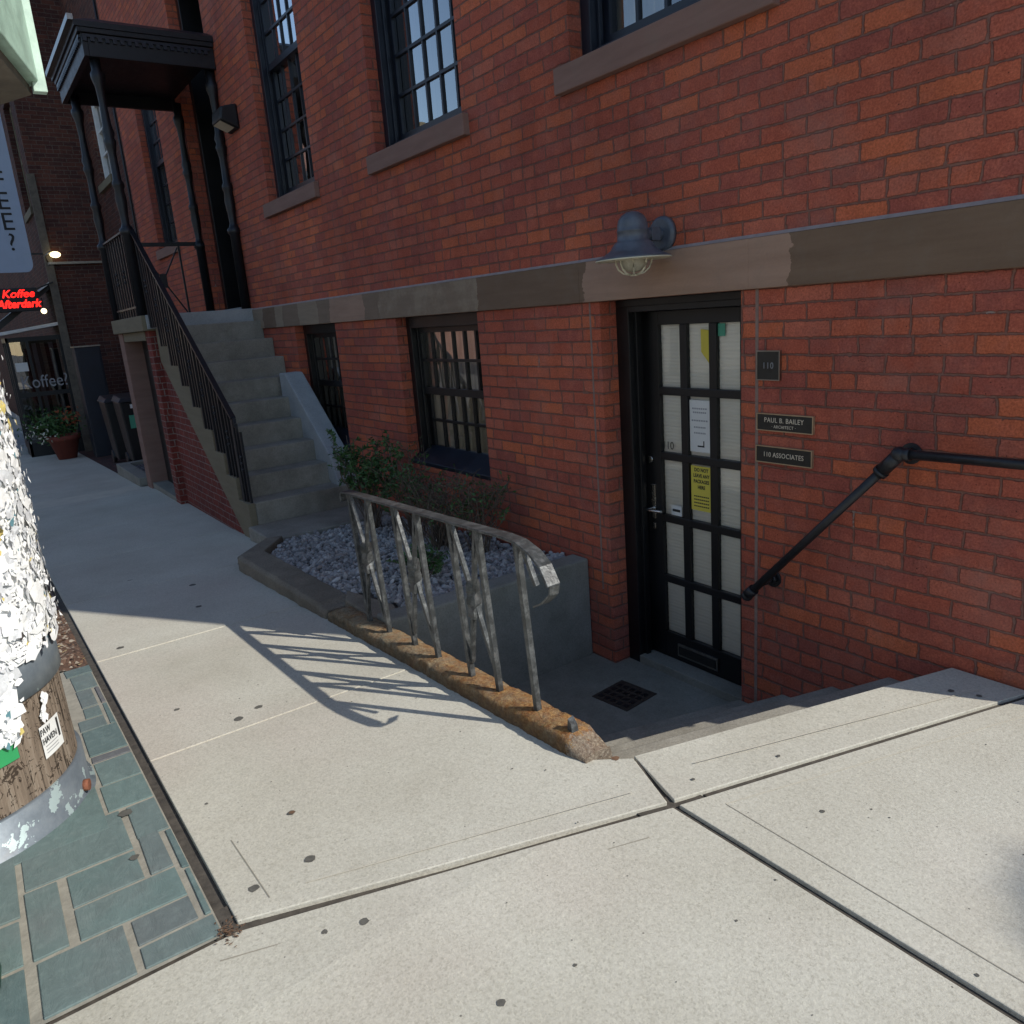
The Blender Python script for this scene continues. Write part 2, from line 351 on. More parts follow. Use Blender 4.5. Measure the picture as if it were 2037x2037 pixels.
def bark():
    n = NT('weathered_pole_wood'); x, y, z = n.xyz()
    th = n.math('ARCTAN2', n.math('ADD', y, 3.18), n.math('ADD', x, 3.0))
    g = n.noise(1.0, 6, .7, n.comb(n.math('MULTIPLY', th, 16.0), n.math('MULTIPLY', z, 2.2), 0.0))
    col = n.ramp(g, [(.3, (.11, .085, .064)), (.5, (.215, .165, .122)), (.7, (.32, .265, .205))])
    crack = n.math('LESS_THAN', n.math('ABSOLUTE', n.math('SUBTRACT', n.noise(1.0, 3, .5, n.comb(n.math('MULTIPLY', th, 9.0), n.math('MULTIPLY', z, .7), 5.0)), .5)), .006)
    col = n.mix(n.math('MULTIPLY', crack, .85), col, (.025, .018, .012))
    st = n.math('LESS_THAN', n.math('ABSOLUTE', n.math('SUBTRACT', n.noise(26, 2, .5, None, 1.4), .5)), .030)
    sel = n.math('GREATER_THAN', n.noise(24, 2), .50)
    col = n.mix(n.math('MULTIPLY', n.math('MULTIPLY', st, sel), .85), col, (.03, .02, .014))
    return n.done(col, .9, 0, n.bump(n.math('SUBTRACT', g, n.math('MULTIPLY', crack, .6)), .8, .012), .2)
M['bark'] = bark()
def zinc():
    n = NT('galvanised_band'); a = n.noise(5, 6, .72); b = n.noise(11, 4, .6)
    col = n.ramp(a, [(.3, (.10, .125, .145)), (.5, (.17, .20, .225)), (.7, (.24, .27, .285))])
    col = n.mix(n.math('GREATER_THAN', n.noise(6.5, 5, .65), .60), col, (.38, .47, .46))
    col = n.mix(n.mapr(n.noise(4, 4), .6, .8, 0, .5), col, (.15, .09, .055))
    return n.done(col, .5, .35, n.bump(b, .25, .006))
M['zinc'] = zinc()
M['rustbolt'] = plain('rusty_bolt', (.20, .07, .035), .8, .4, 30, bump=.6)
def leafm(name, c, c2):
    n = NT(name); oi = n.noise(9, 3)
    col = n.ramp(oi, [(.3, c), (.7, c2)])
    n.bs.inputs['Transmission Weight'].default_value = 0
    return n.done(col, .6, 0)
M['leaf'] = leafm('dark_green_leaf', (.03, .075, .020), (.06, .15, .035))
M['leafb'] = leafm('bright_green_leaf', (.09, .22, .03), (.16, .34, .05))
M['leafy'] = leafm('dry_yellow_leaf', (.40, .30, .13), (.5, .4, .2))
M['flower'] = plain('orange_flower', (.28, .07, .025), .7, .2)
M['flowerw'] = plain('white_flower', (.6, .6, .5), .7, .1)
M['twig'] = plain('bare_twig', (.12, .092, .068), .85, .3, 30)
M['trunk'] = plain('tree_trunk', (.10, .08, .06), .9, .3, 10, bump=.6)
def emis(name, c, s):
    n = NT(name); n.bs.inputs['Emission Color'].default_value = (*c, 1); n.bs.inputs['Emission Strength'].default_value = s
    return n.done(tuple(k*.5 for k in c), .5)
M['red_led'] = emis('red_led', (1, .015, .01), 2.2)
M['bulb'] = emis('warm_bulb', (1, .82, .45), 3.0)
def rocks():
    n = NT('grey_river_gravel'); at = n.new('Attribute', attribute_name='tone')
    col = n.ramp(at.outputs['Fac'], [(0, (.16, .155, .15)), (.25, (.28, .27, .26)), (.5, (.38, .365, .35)), (.75, (.47, .455, .43)), (.9, (.31, .265, .235)), (1, (.62, .60, .56))])
    col = n.mix(n.mapr(n.noise(60, 4), .4, .7, 0, .4), col, (.16, .16, .16))
    return n.done(col, .85, 0, n.bump(n.noise(90, 3), .3, .003), .3)
M['rocks'] = rocks()
def chips():
    n = NT('wood_chips_mulch'); v = n.vor(38, n.scale(n.pos(), (1, 2.2, 1))); sc_ = n.new('SeparateColor'); n.set(sc_.inputs[0], v[1])
    col = n.ramp(sc_.outputs[0], [(0, (.05, .03, .02)), (.4, (.12, .065, .04)), (.8, (.19, .11, .07)), (.94, (.42, .36, .27))])
    return n.done(col, .95, 0, n.bump(sc_.outputs[0], .9, .012))
M['chips'] = chips()

# ============================================================ SETTING
SK = lambda y: -1.4-.29*(-1.4-y)*-1    # x of the skewed joint at depth y
def slab(bm, pts, dz=0, th=.12, m=0):
    top = [(x, y, gz(x)+dz) for x, y in pts]; bot = [(x, y, gz(x)+dz-th) for x, y in pts]
    prism(bm, bot, top, m)
bm = B()
slab(bm, [(-1.812, -2.548), (-1.418, -1.408), (-1.66, -1.31), (-1.76, -1.42), (-2.926, -1.42), (-2.926, -2.548)])
slab(bm, [(-4.336, -2.548), (-2.934, -2.548), (-2.934, -1.42), (-4.336, -1.42)])
xs = [-4.344, -5.83, -7.25, -8.67, -10.09, -11.5, -12.9, -14.3, -15.7, -17.1, -18.6, -20, -22, -24, -26, -29, -32, -36, -40, -45]
for a, b in zip(xs, xs[1:]):
    yt = -1.40 if a > -5 else (-1.0 if a > -10.5 else -1.18)
    slab(bm, [(b+.004, -2.548), (a-.004, -2.548), (a-.004, yt), (b+.004, yt)])
q_ = [(-1.752, -9), (-1.5, -9), (3.5, -9), (3.5, -1.414), (-1.390, -1.414), (-1.506, -1.767), (-1.775, -2.56)]
tv = [bm.verts.new((x, y, gz(x))) for x, y in q_]; lv = [bm.verts.new((x, y, gz(x)-.12)) for x, y in q_]
bm.faces.new([tv[i] for i in (0, 1, 5, 6)]); bm.faces.new([tv[i] for i in (1, 2, 3, 4, 5)])
for i in range(7): bm.faces.new((tv[i], lv[i], lv[(i+1) % 7], tv[(i+1) % 7]))
slab(bm, [(-1.386, -1.392), (3.5, -1.392), (3.5, -.02), (-.994, -.02)])
slab(bm, [(-1.668, -1.30), (-1.412, -1.385), (-1.018, -.02), (-1.285, -.02)], th=.135)
ob = obj('sidewalk', bm, [M['conc']], bev=.003); struct(ob)
bm = B()   # tooled edge lines, thin light or dark strips just above the slabs
def strip(bm, a, b, wd, m, dz=.0012):
    a = Vector((*a, gz(a[0])+dz)); b = Vector((*b, gz(b[0])+dz)); n_ = (b-a).cross(Vector((0, 0, 1))).normalized()*wd/2
    quad(bm, a-n_, b-n_, b+n_, a+n_, m=m)
strip(bm, (-1.298, -1.291), (.6, -1.33), .003, 1); strip(bm, (-2.185, -2.459), (-1.84, -2.454), .003, 1)
strip(bm, (-1.30, -1.29), (-.93, -.10), .003, 0); strip(bm, (-1.70, -2.62), (-1.34, -1.56), .004, 1)
strip(bm, (-1.50, -1.20), (-1.14, -.12), .004, 0); strip(bm, (-1.83, -2.36), (-1.52, -1.45), .003, 0)
def spot(bm, x, y, rr, el=1.0, m=2, dz=.0015, seed=0):
    k = 11; a0 = random.random()*3
    quad(bm, *[(x+rr*random.uniform(.7, 1.1)*math.cos(2*math.pi*i/k), y+rr*el*random.uniform(.8, 1.1)*math.sin(2*math.pi*i/k), gz(x)+dz) for i in range(k)], m=m)
for x, y, rr in [(-4.48, -2.412, .022), (-3.343, -2.365, .013), (-3.03, -2.192, .020), (-3.078, -2.096, .018), (-2.193, -2.27, .013), (-1.924, -2.312, .017), (-1.91, -2.474, .016), (-1.579, -2.303, .013), (-1.616, -2.391, .008), (-2.456, -2.463, .006), (-1.443, -1.268, .006), (-1.35, -.978, .007), (-.581, -1.361, .005), (-1.142, -1.992, .005), (-1.102, -1.12, .008), (-1.168, -2.176, .011), (-.997, -1.619, .004), (-1.2, -.2, .012), (-1.12, -.17, .01), (-4.9, -1.9, .02), (-6.1, -2.1, .03), (-5.5, -1.8, .025), (-6.6, -1.5, .03)]:
    spot(bm, x, y, rr)
spot(bm, -2.193, -2.268, .009, m=3, dz=.002); spot(bm, -1.70, -1.352, .014, m=3)
for i in range(70):
    x, y = random.uniform(-4, .2), random.uniform(-2.5, -.2)
    if y > -1.45 and x < -1.3: continue
    spot(bm, x, y, random.uniform(.0012, .0035), m=2)
o2 = obj('surface_marks', bm, [plain('edge_line', (.52, .48, .385), .9, .1), plain('faint_crack', (.30, .275, .22), .9, .1), M['gum'], M['gum2']], parent=ob, recalc=False)
# bed under the joints: dark filler and pale score lines
bm = B()
for a, b in zip([-45]+[k[0] for k in KN[2:-1]], [k[0] for k in KN[2:-1]]+[4]):
    yt = -1.41 if b > -7.1 else -1.2
    if b == -1.5: b = -2.5
    if b <= -1.5: quad(bm, (a, -2.535, gz(a)-.004), (b, -2.535, gz(b)-.004), (b, yt, gz(b)-.004), (a, yt, gz(a)-.004), m=0)
quad(bm, (-1.9, -2.62, -.031), (-1.9, -1.5, -.031), (-1.62, -1.3, -.010), (-1.34, -1.3, -.010), (-1.34, -2.62, -.031), m=1)
quad(bm, (-1.45, -1.50, -.012), (4, -1.50, -.012), (4, -1.3, -.012), (-1.45, -1.3, -.012), m=1)
quad(bm, (-1.40, -1.29, -.012), (-1.2, -1.29, -.012), (-.85, -.01, -.012), (-1.09, -.01, -.012), m=1)
quad(bm, (-.84, -.10, -.012), (4, -.10, -.012), (4, -.004, -.012), (-.84, -.004, -.012), m=1)
struct(obj('joint_bed', bm, [M['mortar_line'], M['joint']], recalc=False))
bm = B()
for a, b in ((-45, -17), (-17, -10.5), (-10.5, -7), (-7, -4.37), (-4.37, -1.74)):
    quad(bm, (a, -2.60, gz(a)-.016), (b, -2.60, gz(b)-.016), (b, -2.53, gz(b)-.016), (a, -2.53, gz(a)-.016))
quad(bm, (-1.80, -9, -.03), (-1.72, -9, -.03), (-1.72, -2.5, -.03), (-1.80, -2.5, -.03))
struct(obj('expansion_joint', bm, M['joint'], recalc=False))

# bluestone paving, each stone its own patch of one mesh
stones = []
def ST(x0, x1, y0, y1): stones.append((x0, x1, y0, y1))
yA, yB, yC = -2.590, -2.608, -2.69     # edge row, thin row
ST(-4.33, -4.215, -2.70, -2.585)
ST(-4.20, -3.97, -2.685, yA); ST(-3.955, -3.715, -2.685, -2.622); ST(-3.955, -3.72, -2.608, yA); ST(-3.70, -3.575, -2.685, -2.622); ST(-3.705, -3.44, -2.608, yA)
ST(-3.56, -3.44, -2.72, -2.622); ST(-3.425, -3.155, -2.72, yA); ST(-3.14, -3.09, -2.72, yA); ST(-3.075, -2.87, -2.72, yA); ST(-2.86, -2.66, -2.73, yA)
ST(-2.64, -2.41, -2.68, yA); ST(-2.395, -2.155, -2.604, -2.588); ST(-2.415, -2.19, -2.68, -2.622); ST(-2.14, -1.90, -2.604, yA)
ST(-2.175, -2.025, -2.88, -2.622); ST(-2.64, -2.37, -2.98, -2.70); ST(-2.355, -2.19, -2.88, -2.70)
ST(-2.01, -1.90, -2.765, -2.622); ST(-1.885, -1.80, -2.765, yA); ST(-2.01, -1.80, -2.98, -2.785)
ST(-2.355, -2.03, -2.985, -2.905)
for i in range(12):     # the rest of the floor round the pole
    x0 = -4.33+.36*i
    if x0 > -2.7: break
    ST(x0, x0+.34, -3.3, -2.90) if i % 2 else ST(x0, x0+.34, -3.05, -2.74)
ST(-2.63, -2.255, -3.25, -3.0); ST(-2.24, -2.035, -3.20, -3.005); ST(-2.02, -1.80, -3.35, -3.005); ST(-2.24, -2.035, -3.5, -3.22); ST(-2.02, -1.80, -3.7, -3.37)
ST(-2.63, -2.255, -3.6, -3.27)
for i in range(8): ST(-4.33+i*.32, -4.33+i*.32+.30, -3.64, -3.32)
bm = B(); lay = bm.faces.layers.float.new('tone')
for (x0, x1, y0, y1) in stones:
    tn = random.random(); nf = len(bm.faces)
    jit = lambda: random.uniform(-.003, .003)
    p = [(x0+jit(), y0+jit()), (x1+jit(), y0+jit()), (x1+jit(), y1), (x0+jit(), y1)]
    dz = random.uniform(.0, .002)
    prism(bm, [(a, b, gz(a)-.03) for a, b in p], [(a, b, gz(a)+dz) for a, b in p])
    bm.faces.ensure_lookup_table()
    for fc in bm.faces[nf:]: fc[lay] = tn
pv = obj('paving', bm, M['slate'], bev=.002); struct(pv)
bm = B(); quad(bm, (-4.345, -3.7, gz(-4.345)-.004), (-1.79, -3.7, gz(-1.79)-.004), (-1.79, -2.585, gz(-1.79)-.004), (-4.345, -2.585, gz(-4.345)-.004))
spot(bm, -2.599, -2.684, .022, m=1, dz=.004); spot(bm, -2.309, -2.707, .015, m=1, dz=.004)
struct(obj('paving_grout', bm, [M['grout'], M['gum']], recalc=False))

# mulch strip beyond the paving
bm = B(); nx, ny = 150, 26
vs = [[None]*(ny+1) for _ in range(nx+1)]
for i in range(nx+1):
    for j in range(ny+1):
        x = -4.36-(i/nx)**1.6*20; y = -2.585-j/ny*1.1
        vs[i][j] = bm.verts.new((x, y, gz(x)-.01+.03*noise.noise(Vector((x*6, y*6, 0)))*(1 if j else .3)))
for i in range(nx):
    for j in range(ny): bm.faces.new((vs[i][j], vs[i+1][j], vs[i+1][j+1], vs[i][j+1])).smooth = True
tag(obj('planting_bed', bm, M['chips']), 'strip of brown wood-chip mulch beside the walk', 'mulch', kind='structure')
bm = B()
for i in range(420):
    x = random.uniform(-6.5, -4.36); y = random.uniform(-3.1, -2.59); s_ = random.uniform(.006, .02); a = random.random()*3.14
    c_, s2 = math.cos(a)*s_, math.sin(a)*s_; z_ = gz(x)+.006; t = random.uniform(-.006, .01)
    quad(bm, (x-c_, y-s2, z_), (x+s2*.5, y-c_*.5, z_+t), (x+c_, y+s2, z_+.004), (x-s2*.5, y+c_*.5, z_-t*.5), m=0 if random.random() < .75 else 1)
for i in range(90):
    x = -1.79+random.gauss(0, .022); y = -2.575+random.gauss(0, .014); s_ = random.uniform(.002, .007); a = random.random()*3.14; z_ = gz(x)+.002+random.random()*.003
    quad(bm, (x-s_*math.cos(a), y-s_*math.sin(a), z_), (x+s_*.5*math.sin(a), y-s_*.5*math.cos(a), z_+.002), (x+s_*math.cos(a), y+s_*math.sin(a), z_), (x-s_*.5*math.sin(a), y+s_*.5*math.cos(a), z_), m=0)
tag(obj('wood_chips', bm, [M['gum2'], M['leafy']], recalc=False), 'loose chips and dry leaf bits lying on the mulch strip', 'wood chips', kind='stuff')

# road, kerb of the road and land behind
bm = B()
for a, b in ((-200, -45), (-45, -17), (-17, -10.5), (-10.5, -7), (-7, -1.5), (-1.5, 200)):
    quad(bm, (a, -200, gz(a)-.14), (b, -200, gz(b)-.14), (b, -3.9, gz(b)-.14), (a, -3.9, gz(a)-.14))
struct(obj('road', bm, M['asphalt'], recalc=False))
bm = B()
for a, b in ((-45, -17), (-17, -10.5), (-10.5, -7), (-7, -1.77)):
    prism(bm, [(a, -3.9, gz(a)-.2), (b, -3.9, gz(b)-.2), (b, -3.7, gz(b)-.2), (a, -3.7, gz(a)-.2)], [(a, -3.9, gz(a)), (b, -3.9, gz(b)), (b, -3.7, gz(b)), (a, -3.7, gz(a))])
struct(obj('road_kerb', bm, M['conc_wall'], bev=.01))
bm = B(); quad(bm, (-300, -3.8, -4.5), (300, -3.8, -4.5), (300, 300, -4.5), (-300, 300, -4.5))
quad(bm, (-.73, .01, -.03), (200, .01, -.03), (200, 200, -.03), (-.73, 200, -.03)); quad(bm, (3.51, -9, -.03), (200, -9, -.03), (200, 0, -.03), (3.51, 0, -.03))
struct(obj('ground', bm, M['asphalt'], recalc=False))
# brick paved strip in front of the far basement
bm = B()
for a, b in ((-17.2, -10.66),):
    quad(bm, (a, -1.185, gz(a)), (b, -1.185, gz(b)), (b, 0, gz(b)), (a, 0, gz(a)))
struct(obj('brick_pavement', bm, M['brick_patch'], recalc=False))

# ============================================================ MAIN BUILDING
X1, X0 = -.74, -13.9
HT = 11.0
ops = {'w3': (-3.33, -2.16, 2.595, 4.95), 'w2': (-5.55, -4.36, 2.595, 4.95), 'w1': (-7.90, -6.73, 2.60, 4.95), 'w0': (-12.74, -11.62, 2.65, 4.95),
       'dr': (-10.36, -9.12, 1.655, 5.3), 'b2': (-5.53, -4.38, .30, 1.432), 'b1': (-7.70, -6.70, .30, 1.432), 'bd': (-3.19, -2.272, -.655, 1.432)}
def facade(bm, x0, x1, z0, z1, y, opens, depth):
    xs = sorted({x0, x1, *[v for o in opens for v in o[:2]]}); zs = sorted({z0, z1, *[v for o in opens for v in o[2:]]})
    for a, b in zip(xs, xs[1:]):
        for c, d in zip(zs, zs[1:]):
            mx, mz = (a+b)/2, (c+d)/2
            if any(o[0] < mx < o[1] and o[2] < mz < o[3] for o in opens): continue
            quad(bm, (a, y, c), (b, y, c), (b, y, d), (a, y, d))
    for (a, b, c, d) in opens:
        Y = y+depth
        quad(bm, (a, y, c), (a, y, d), (a, Y, d), (a, Y, c)); quad(bm, (b, y, c), (b, Y, c), (b, Y, d), (b, y, d))
        quad(bm, (a, y, d), (b, y, d), (b, Y, d), (a, Y, d)); quad(bm, (a, y, c), (a, Y, c), (b, Y, c), (b, y, c))
bld = thing('brick_building', (-7, 0, 0), 'red brick building with brownstone belt course, black windows and a sunken glazed door', 'building')
bm = B(); facade(bm, X0, X1, -1.2, HT, 0, list(ops.values()), .30)
quad(bm, (X1, 0, -1.2), (X1, 9, -1.2), (X1, 9, HT), (X1, 0, HT)); quad(bm, (X0, 9, -1.2), (X1, 9, -1.2), (X1, 9, HT), (X0, 9, HT))
obj('wall', bm, M['brick'], bld, recalc=False)
bm = B(); box(bm, X0, X1+.1, -.1, 9.1, HT, HT+.3); obj('roof', bm, M['asphalt'], bld)
# rooms behind the windows
bm = B()
quad(bm, (X0, 1.5, -1.2), (X1, 1.5, -1.2), (X1, 1.5, HT), (X0, 1.5, HT)); quad(bm, (X0, .31, 1.5), (X1, .31, 1.5), (X1, 1.5, 1.5), (X0, 1.5, 1.5))
for xx in (-3.45, -6.2, -8.5, -11): quad(bm, (xx, .31, -1.2), (xx, 1.5, -1.2), (xx, 1.5, HT), (xx, .31, HT))
quad(bm, (X0, .31, 5.2), (X1, .31, 5.2), (X1, 1.5, 5.2), (X0, 1.5, 5.2))
obj('interior_partition', bm, M['dark_in'], bld, recalc=False)
# belt course
bm = B()
js = [(X1+.02, -2.210), (-2.219, -3.314), (-3.324, -4.334), (-4.344, -5.765), (-5.775, -6.80), (-6.81, -7.9), (-7.91, -8.95), (-10.62, -12.2), (-12.21, X0)]
for a, b in js[:7]: box(bm, b-(.010 if b > -8.9 else 0), a, -.022, .0, 1.434, 1.640)
obj('belt_course', bm, M['belt'], bld, bev=.003)
bm = B()
for a, b in js[7:]: box(bm, b-(.010 if b > -13 else 0), a, -.022, .0, 1.434, 1.640)
obj('belt_course', bm, M['belt'], bld, bev=.003)
bm = B(); box(bm, -8.95, X1+.015, -.019, -.001, 1.437, 1.6385); box(bm, X0, -10.62, -.019, -.001, 1.437, 1.6385)
prism(bm, [(X1+.02, -.0225, 1.6405), (X1+.02, 0, 1.6405), (X1+.02, 0, 1.655)], [(-8.95, -.0225, 1.6405), (-8.95, 0, 1.6405), (-8.95, 0, 1.655)])
obj('mortar_bead', bm, plain('pale_mortar', (.36, .30, .27), .9, .15, 20), bld)
# quoin-like mortar seam beside the basement door
bm = B(); M['seam'] = plain('seam_mortar', (.24, .16, .13), .9, .25, 25); box(bm, -2.196, -2.180, -.0015, .004, -.6, 1.432); obj('mortar_seam', bm, M['seam'], bld)
bm = B(); box(bm, -3.275, -3.262, -.0015, .004, -.2, 1.432)
obj('mortar_seam', bm, M['seam'], bld)

def window(o, rows, cols, curtain, gl, full=True, sill=True, wood_sill=False, cy=.27):
    x0, x1, z0, z1 = o
    bm = B(); fr = .07; yf = .085; ys = .175
    box(bm, x0, x0+fr, yf, .30, z0, z1); box(bm, x1-fr, x1, yf, .30, z0, z1); box(bm, x0+fr, x1-fr, yf, .30, z1-.085, z1)
    box(bm, x0+fr, x1-fr, yf+.03, .30, z0, z0+.07)
    box(bm, x0+fr, x0+fr+.018, yf+.045, yf+.07, z0+.07, z1-.085)
    wn_ = obj('window', bm, M['navy'] if not wood_sill else M['blackwood'], bld, bev=.003)
    a, b, c, d = x0+fr, x1-fr, z0+.07, z1-.085; mid = (c+d)/2
    for (s0, s1, yy) in ((c, mid+.02, ys), (mid-.02, d, ys-.035)):
        bm = B(); st = .045
        box(bm, a, a+st, yy, yy+.035, s0, s1); box(bm, b-st, b, yy, yy+.035, s0, s1)
        box(bm, a+st, b-st, yy, yy+.035, s0, s0+.055); box(bm, a+st, b-st, yy, yy+.035, s1-.04, s1)
        A, Bx, Z0, Z1 = a+st, b-st, s0+.055, s1-.04
        for i in range(1, cols): xx = A+(Bx-A)*i/cols; box(bm, xx-.010, xx+.010, yy+.004, yy+.030, Z0, Z1)
        for i in range(1, rows): zz = Z0+(Z1-Z0)*i/rows; box(bm, A, Bx, yy+.002, yy+.032, zz-.010, zz+.010)
        obj('sash', bm, M['navy'] if not wood_sill else M['blackwood'], wn_)
        bm = B(); quad(bm, (A, yy+.018, Z0), (Bx, yy+.018, Z0), (Bx, yy+.018, Z1), (A, yy+.018, Z1)); obj('pane', bm, gl, wn_, recalc=False)
    for (p0, p1) in curtain[1]:
        bm = B(); n_ = 60; X_ = [a+(b-a)*(p0+(p1-p0)*i/n_) for i in range(n_+1)]
        yy = [cy+(.018*math.sin(i*1.3)+.008*math.sin(i*3.1+x0))*(.3 if cy < .25 else 1) for i in range(n_+1)]
        for i in range(n_):
            quad(bm, (X_[i], yy[i], c), (X_[i+1], yy[i+1], c), (X_[i+1], yy[i+1], d), (X_[i], yy[i], d))
        obj('curtain', bm, curtain[0], wn_, recalc=False)
    if sill:
        bm = B(); box(bm, x0-.085, x1+.07, -.045, .10, z0-.125, z0-.001)
        obj('sill', bm, M['sill'], wn_, bev=.006)
    if wood_sill:
        bm = B(); prism(bm, [(x0+.002, .003, z0+.002), (x0+.002, .17, z0+.002), (x0+.002, .17, z0+.13), (x0+.002, .003, z0+.03)], [(x1-.002, .003, z0+.002), (x1-.002, .17, z0+.002), (x1-.002, .17, z0+.13), (x1-.002, .003, z0+.03)])
        obj('sill', bm, M['navy'], wn_, bev=.004)
    return wn_
window(ops['w3'], 4, 5, (M['curt_pale'], [(.0, .3)]), M['glass'])
window(ops['w2'], 4, 5, (M['curt_dark'], [(.0, .34)]), M['glass'])
window(ops['w1'], 4, 5, (M['curt_dark'], [(.0, .55), (.8, 1)]), M['glass'])
window(ops['w0'], 4, 5, (M['curt_dark'], [(.0, .5)]), M['glass'])
window(ops['b2'], 2, 6, (M['curt_pale'], [(.0, 1)]), M['glass2'], sill=False, wood_sill=True, cy=.204)
window(ops['b1'], 2, 6, (M['curt_pale'], [(.4, 1)]), M['glass2'], sill=False, wood_sill=True, cy=.204)

# basement door
dx0, dx1, dz0, dz1 = ops['bd']
bm = B()
box(bm, dx0, dx0+.095, .113, .30, dz0, 1.432); box(bm, dx1-.065, dx1, .113, .30, dz0, 1.432); box(bm, dx0+.095, dx1-.065, .113, .30, 1.365, 1.432)
box(bm, dx0+.095, dx0+.115, .150, .185, dz0, 1.365); box(bm, dx0+.02, dx1-.02, .100, .1125, 1.395, 1.432)
obj('door_frame', bm, M['blackwood'], bld, bev=.003)
yd = .215
XL, XR = -3.094, -2.338; cx = [(-2.985, -2.838), (-2.790, -2.645), (-2.597, -2.452)]; rz = [-.445, -.118, .238, .592, .945, 1.290]
bm = B()
box(bm, XL, cx[0][0], yd, yd+.045, -.60, 1.362); box(bm, cx[2][1], XR, yd, yd+.045, -.60, 1.362)
box(bm, cx[0][0], cx[2][1], yd, yd+.045, -.60, rz[0]); box(bm, cx[0][0], cx[2][1], yd, yd+.045, rz[5], 1.362)
for i in (0, 1): box(bm, cx[i][1], cx[i+1][0], yd+.004, yd+.041, rz[0], rz[5])
for z_ in rz[1:5]: box(bm, cx[0][0], cx[2][1], yd+.002, yd+.043, z_-.021, z_+.021)
door = obj('door', bm, M['blackwood'], bld, bev=.003)
bm = B(); quad(bm, (cx[0][0], yd+.02, rz[0]), (cx[2][1], yd+.02, rz[0]), (cx[2][1], yd+.02, rz[5]), (cx[0][0], yd+.02, rz[5])); obj('glazing', bm, M['glassd'], door, recalc=False)
bm = B(); n_ = 100
for i in range(n_):
    za, zb = -.5+1.82*i/n_, -.5+1.82*(i+1)/n_; ya, yb = .243+.0015*(i % 2), .243+.0015*((i+1) % 2)
    quad(bm, (-3.0, ya, za), (-2.44, ya, za), (-2.44, yb, zb), (-3.0, yb, zb))
obj('blind', bm, M['blind'], door, recalc=False)
bm = B(); box(bm, -2.885, -2.595, yd-.012, yd, -.565, -.49); obj('mail_slot', bm, M['nickel'], door, bev=.003)
bm = B(); box(bm, -2.872, -2.608, yd-.015, yd-.0125, -.552, -.503); obj('mail_flap', bm, M['plaque'], door)
bm = B(); box(bm, -3.062, -3.030, yd-.007, yd, .225, .425)
tube(bm, [(-3.046, yd, .285), (-3.046, yd-.05, .285)], .009); tube(bm, [(-3.065, yd-.045, .282), (-3.03, yd-.052, .284), (-2.945, yd-.05, .288)], .009, 10)
box(bm, -3.060, -3.034, yd-.006, yd, .165, .20)
obj('handle', bm, M['steel'], door, bev=.002)
bm = B(); tube(bm, [(-3.058, yd, .565), (-3.058, yd-.014, .565)], .019, 18); obj('lock', bm, M['steel'], door)
bm = B(); box(bm, -3.10, -2.28, .11, .299, -.655, -.602); obj('threshold', bm, M['conc_wall'], bld, bev=.004)

# upper street door in a deep dark recess
bm = B(); a, b, c, d = ops['dr']
box(bm, a, a+.11, .12, .9, c, d); box(bm, b-.11, b, .12, .9, c, d); box(bm, a+.11, b-.11, .12, .9, d-.12, d); box(bm, a+.11, b-.11, .55, .65, 4.02, 4.14)
box(bm, a, b, .30, .9, c-.12, c)
updoor = obj('entrance_door', bm, M['blackwood'], bld, bev=.004)
bm = B(); box(bm, a+.11, b-.11, .58, .63, c, 4.02)
for q in (0, 1):
    for (z0_, z1_) in ((1.85, 2.5), (2.65, 3.9)):
        xa = a+.17+q*.52; box(bm, xa, xa+.40, .565, .585, z0_, z1_)
obj('door_leaf', bm, M['blackwood'], updoor, bev=.004)
bm = B(); quad(bm, (a+.11, .6, 4.14), (b-.11, .6, 4.14), (b-.11, .6, 5.18), (a+.11, .6, 5.18)); obj('transom_pane', bm, M['glass'], updoor, recalc=False)
bm = B(); box(bm, a+.001, b-.001, .0, .119, 1.656, 1.690); obj('door_sill', bm, M['conc_blue'], updoor, bev=.004)

# ============================================================ NEIGHBOUR + FAR BUILDINGS
nb = thing('neighbour_building', (-15.4, 0, -.6), 'dark brown brick house end between the red building and the café building, one tall window', 'building')
bm = B(); facade(bm, -17.0, X0-.002, -1.4, HT, .03, [(-16.35, -15.2, 4.12, 5.9)], .2)
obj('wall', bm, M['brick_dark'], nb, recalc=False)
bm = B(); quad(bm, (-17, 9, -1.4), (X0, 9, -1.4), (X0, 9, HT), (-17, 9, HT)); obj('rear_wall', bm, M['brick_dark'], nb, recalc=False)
bm = B(); box(bm, -17, X0, 0, 9.1, HT, HT+.3); obj('roof', bm, M['asphalt'], nb)
bm = B(); box(bm, -16.35, -16.25, .1, .23, 4.12, 5.9); box(bm, -15.3, -15.2, .1, .23, 4.12, 5.9); box(bm, -16.25, -15.3, .1, .23, 4.12, 4.22); box(bm, -16.25, -15.3, .1, .23, 5.8, 5.9)
box(bm, -15.8, -15.77, .12, .2, 4.22, 5.8)
for z_ in (4.6, 4.98, 5.4): box(bm, -16.25, -15.3, .12, .2, z_-.015, z_+.015)
wn_ = obj('window', bm, M['white'], nb)
bm = B(); quad(bm, (-16.25, .17, 4.2), (-15.3, .17, 4.2), (-15.3, .17, 5.8), (-16.25, .17, 5.8)); obj('pane', bm, plain('dull_pane', (.10, .095, .085), .3), wn_, recalc=False)
bm = B(); box(bm, -16.42, -15.13, -.03, .12, 4.0, 4.118); obj('sill', bm, M['tanstone'], wn_)
bm = B(); tube(bm, [(-13.97, -.02, 8), (-13.97, -.02, 3.6), (-14.0, -.03, 2.2), (-13.95, -.02, 1.2)], .018, 6); obj('cable', bm, M['black'], nb)

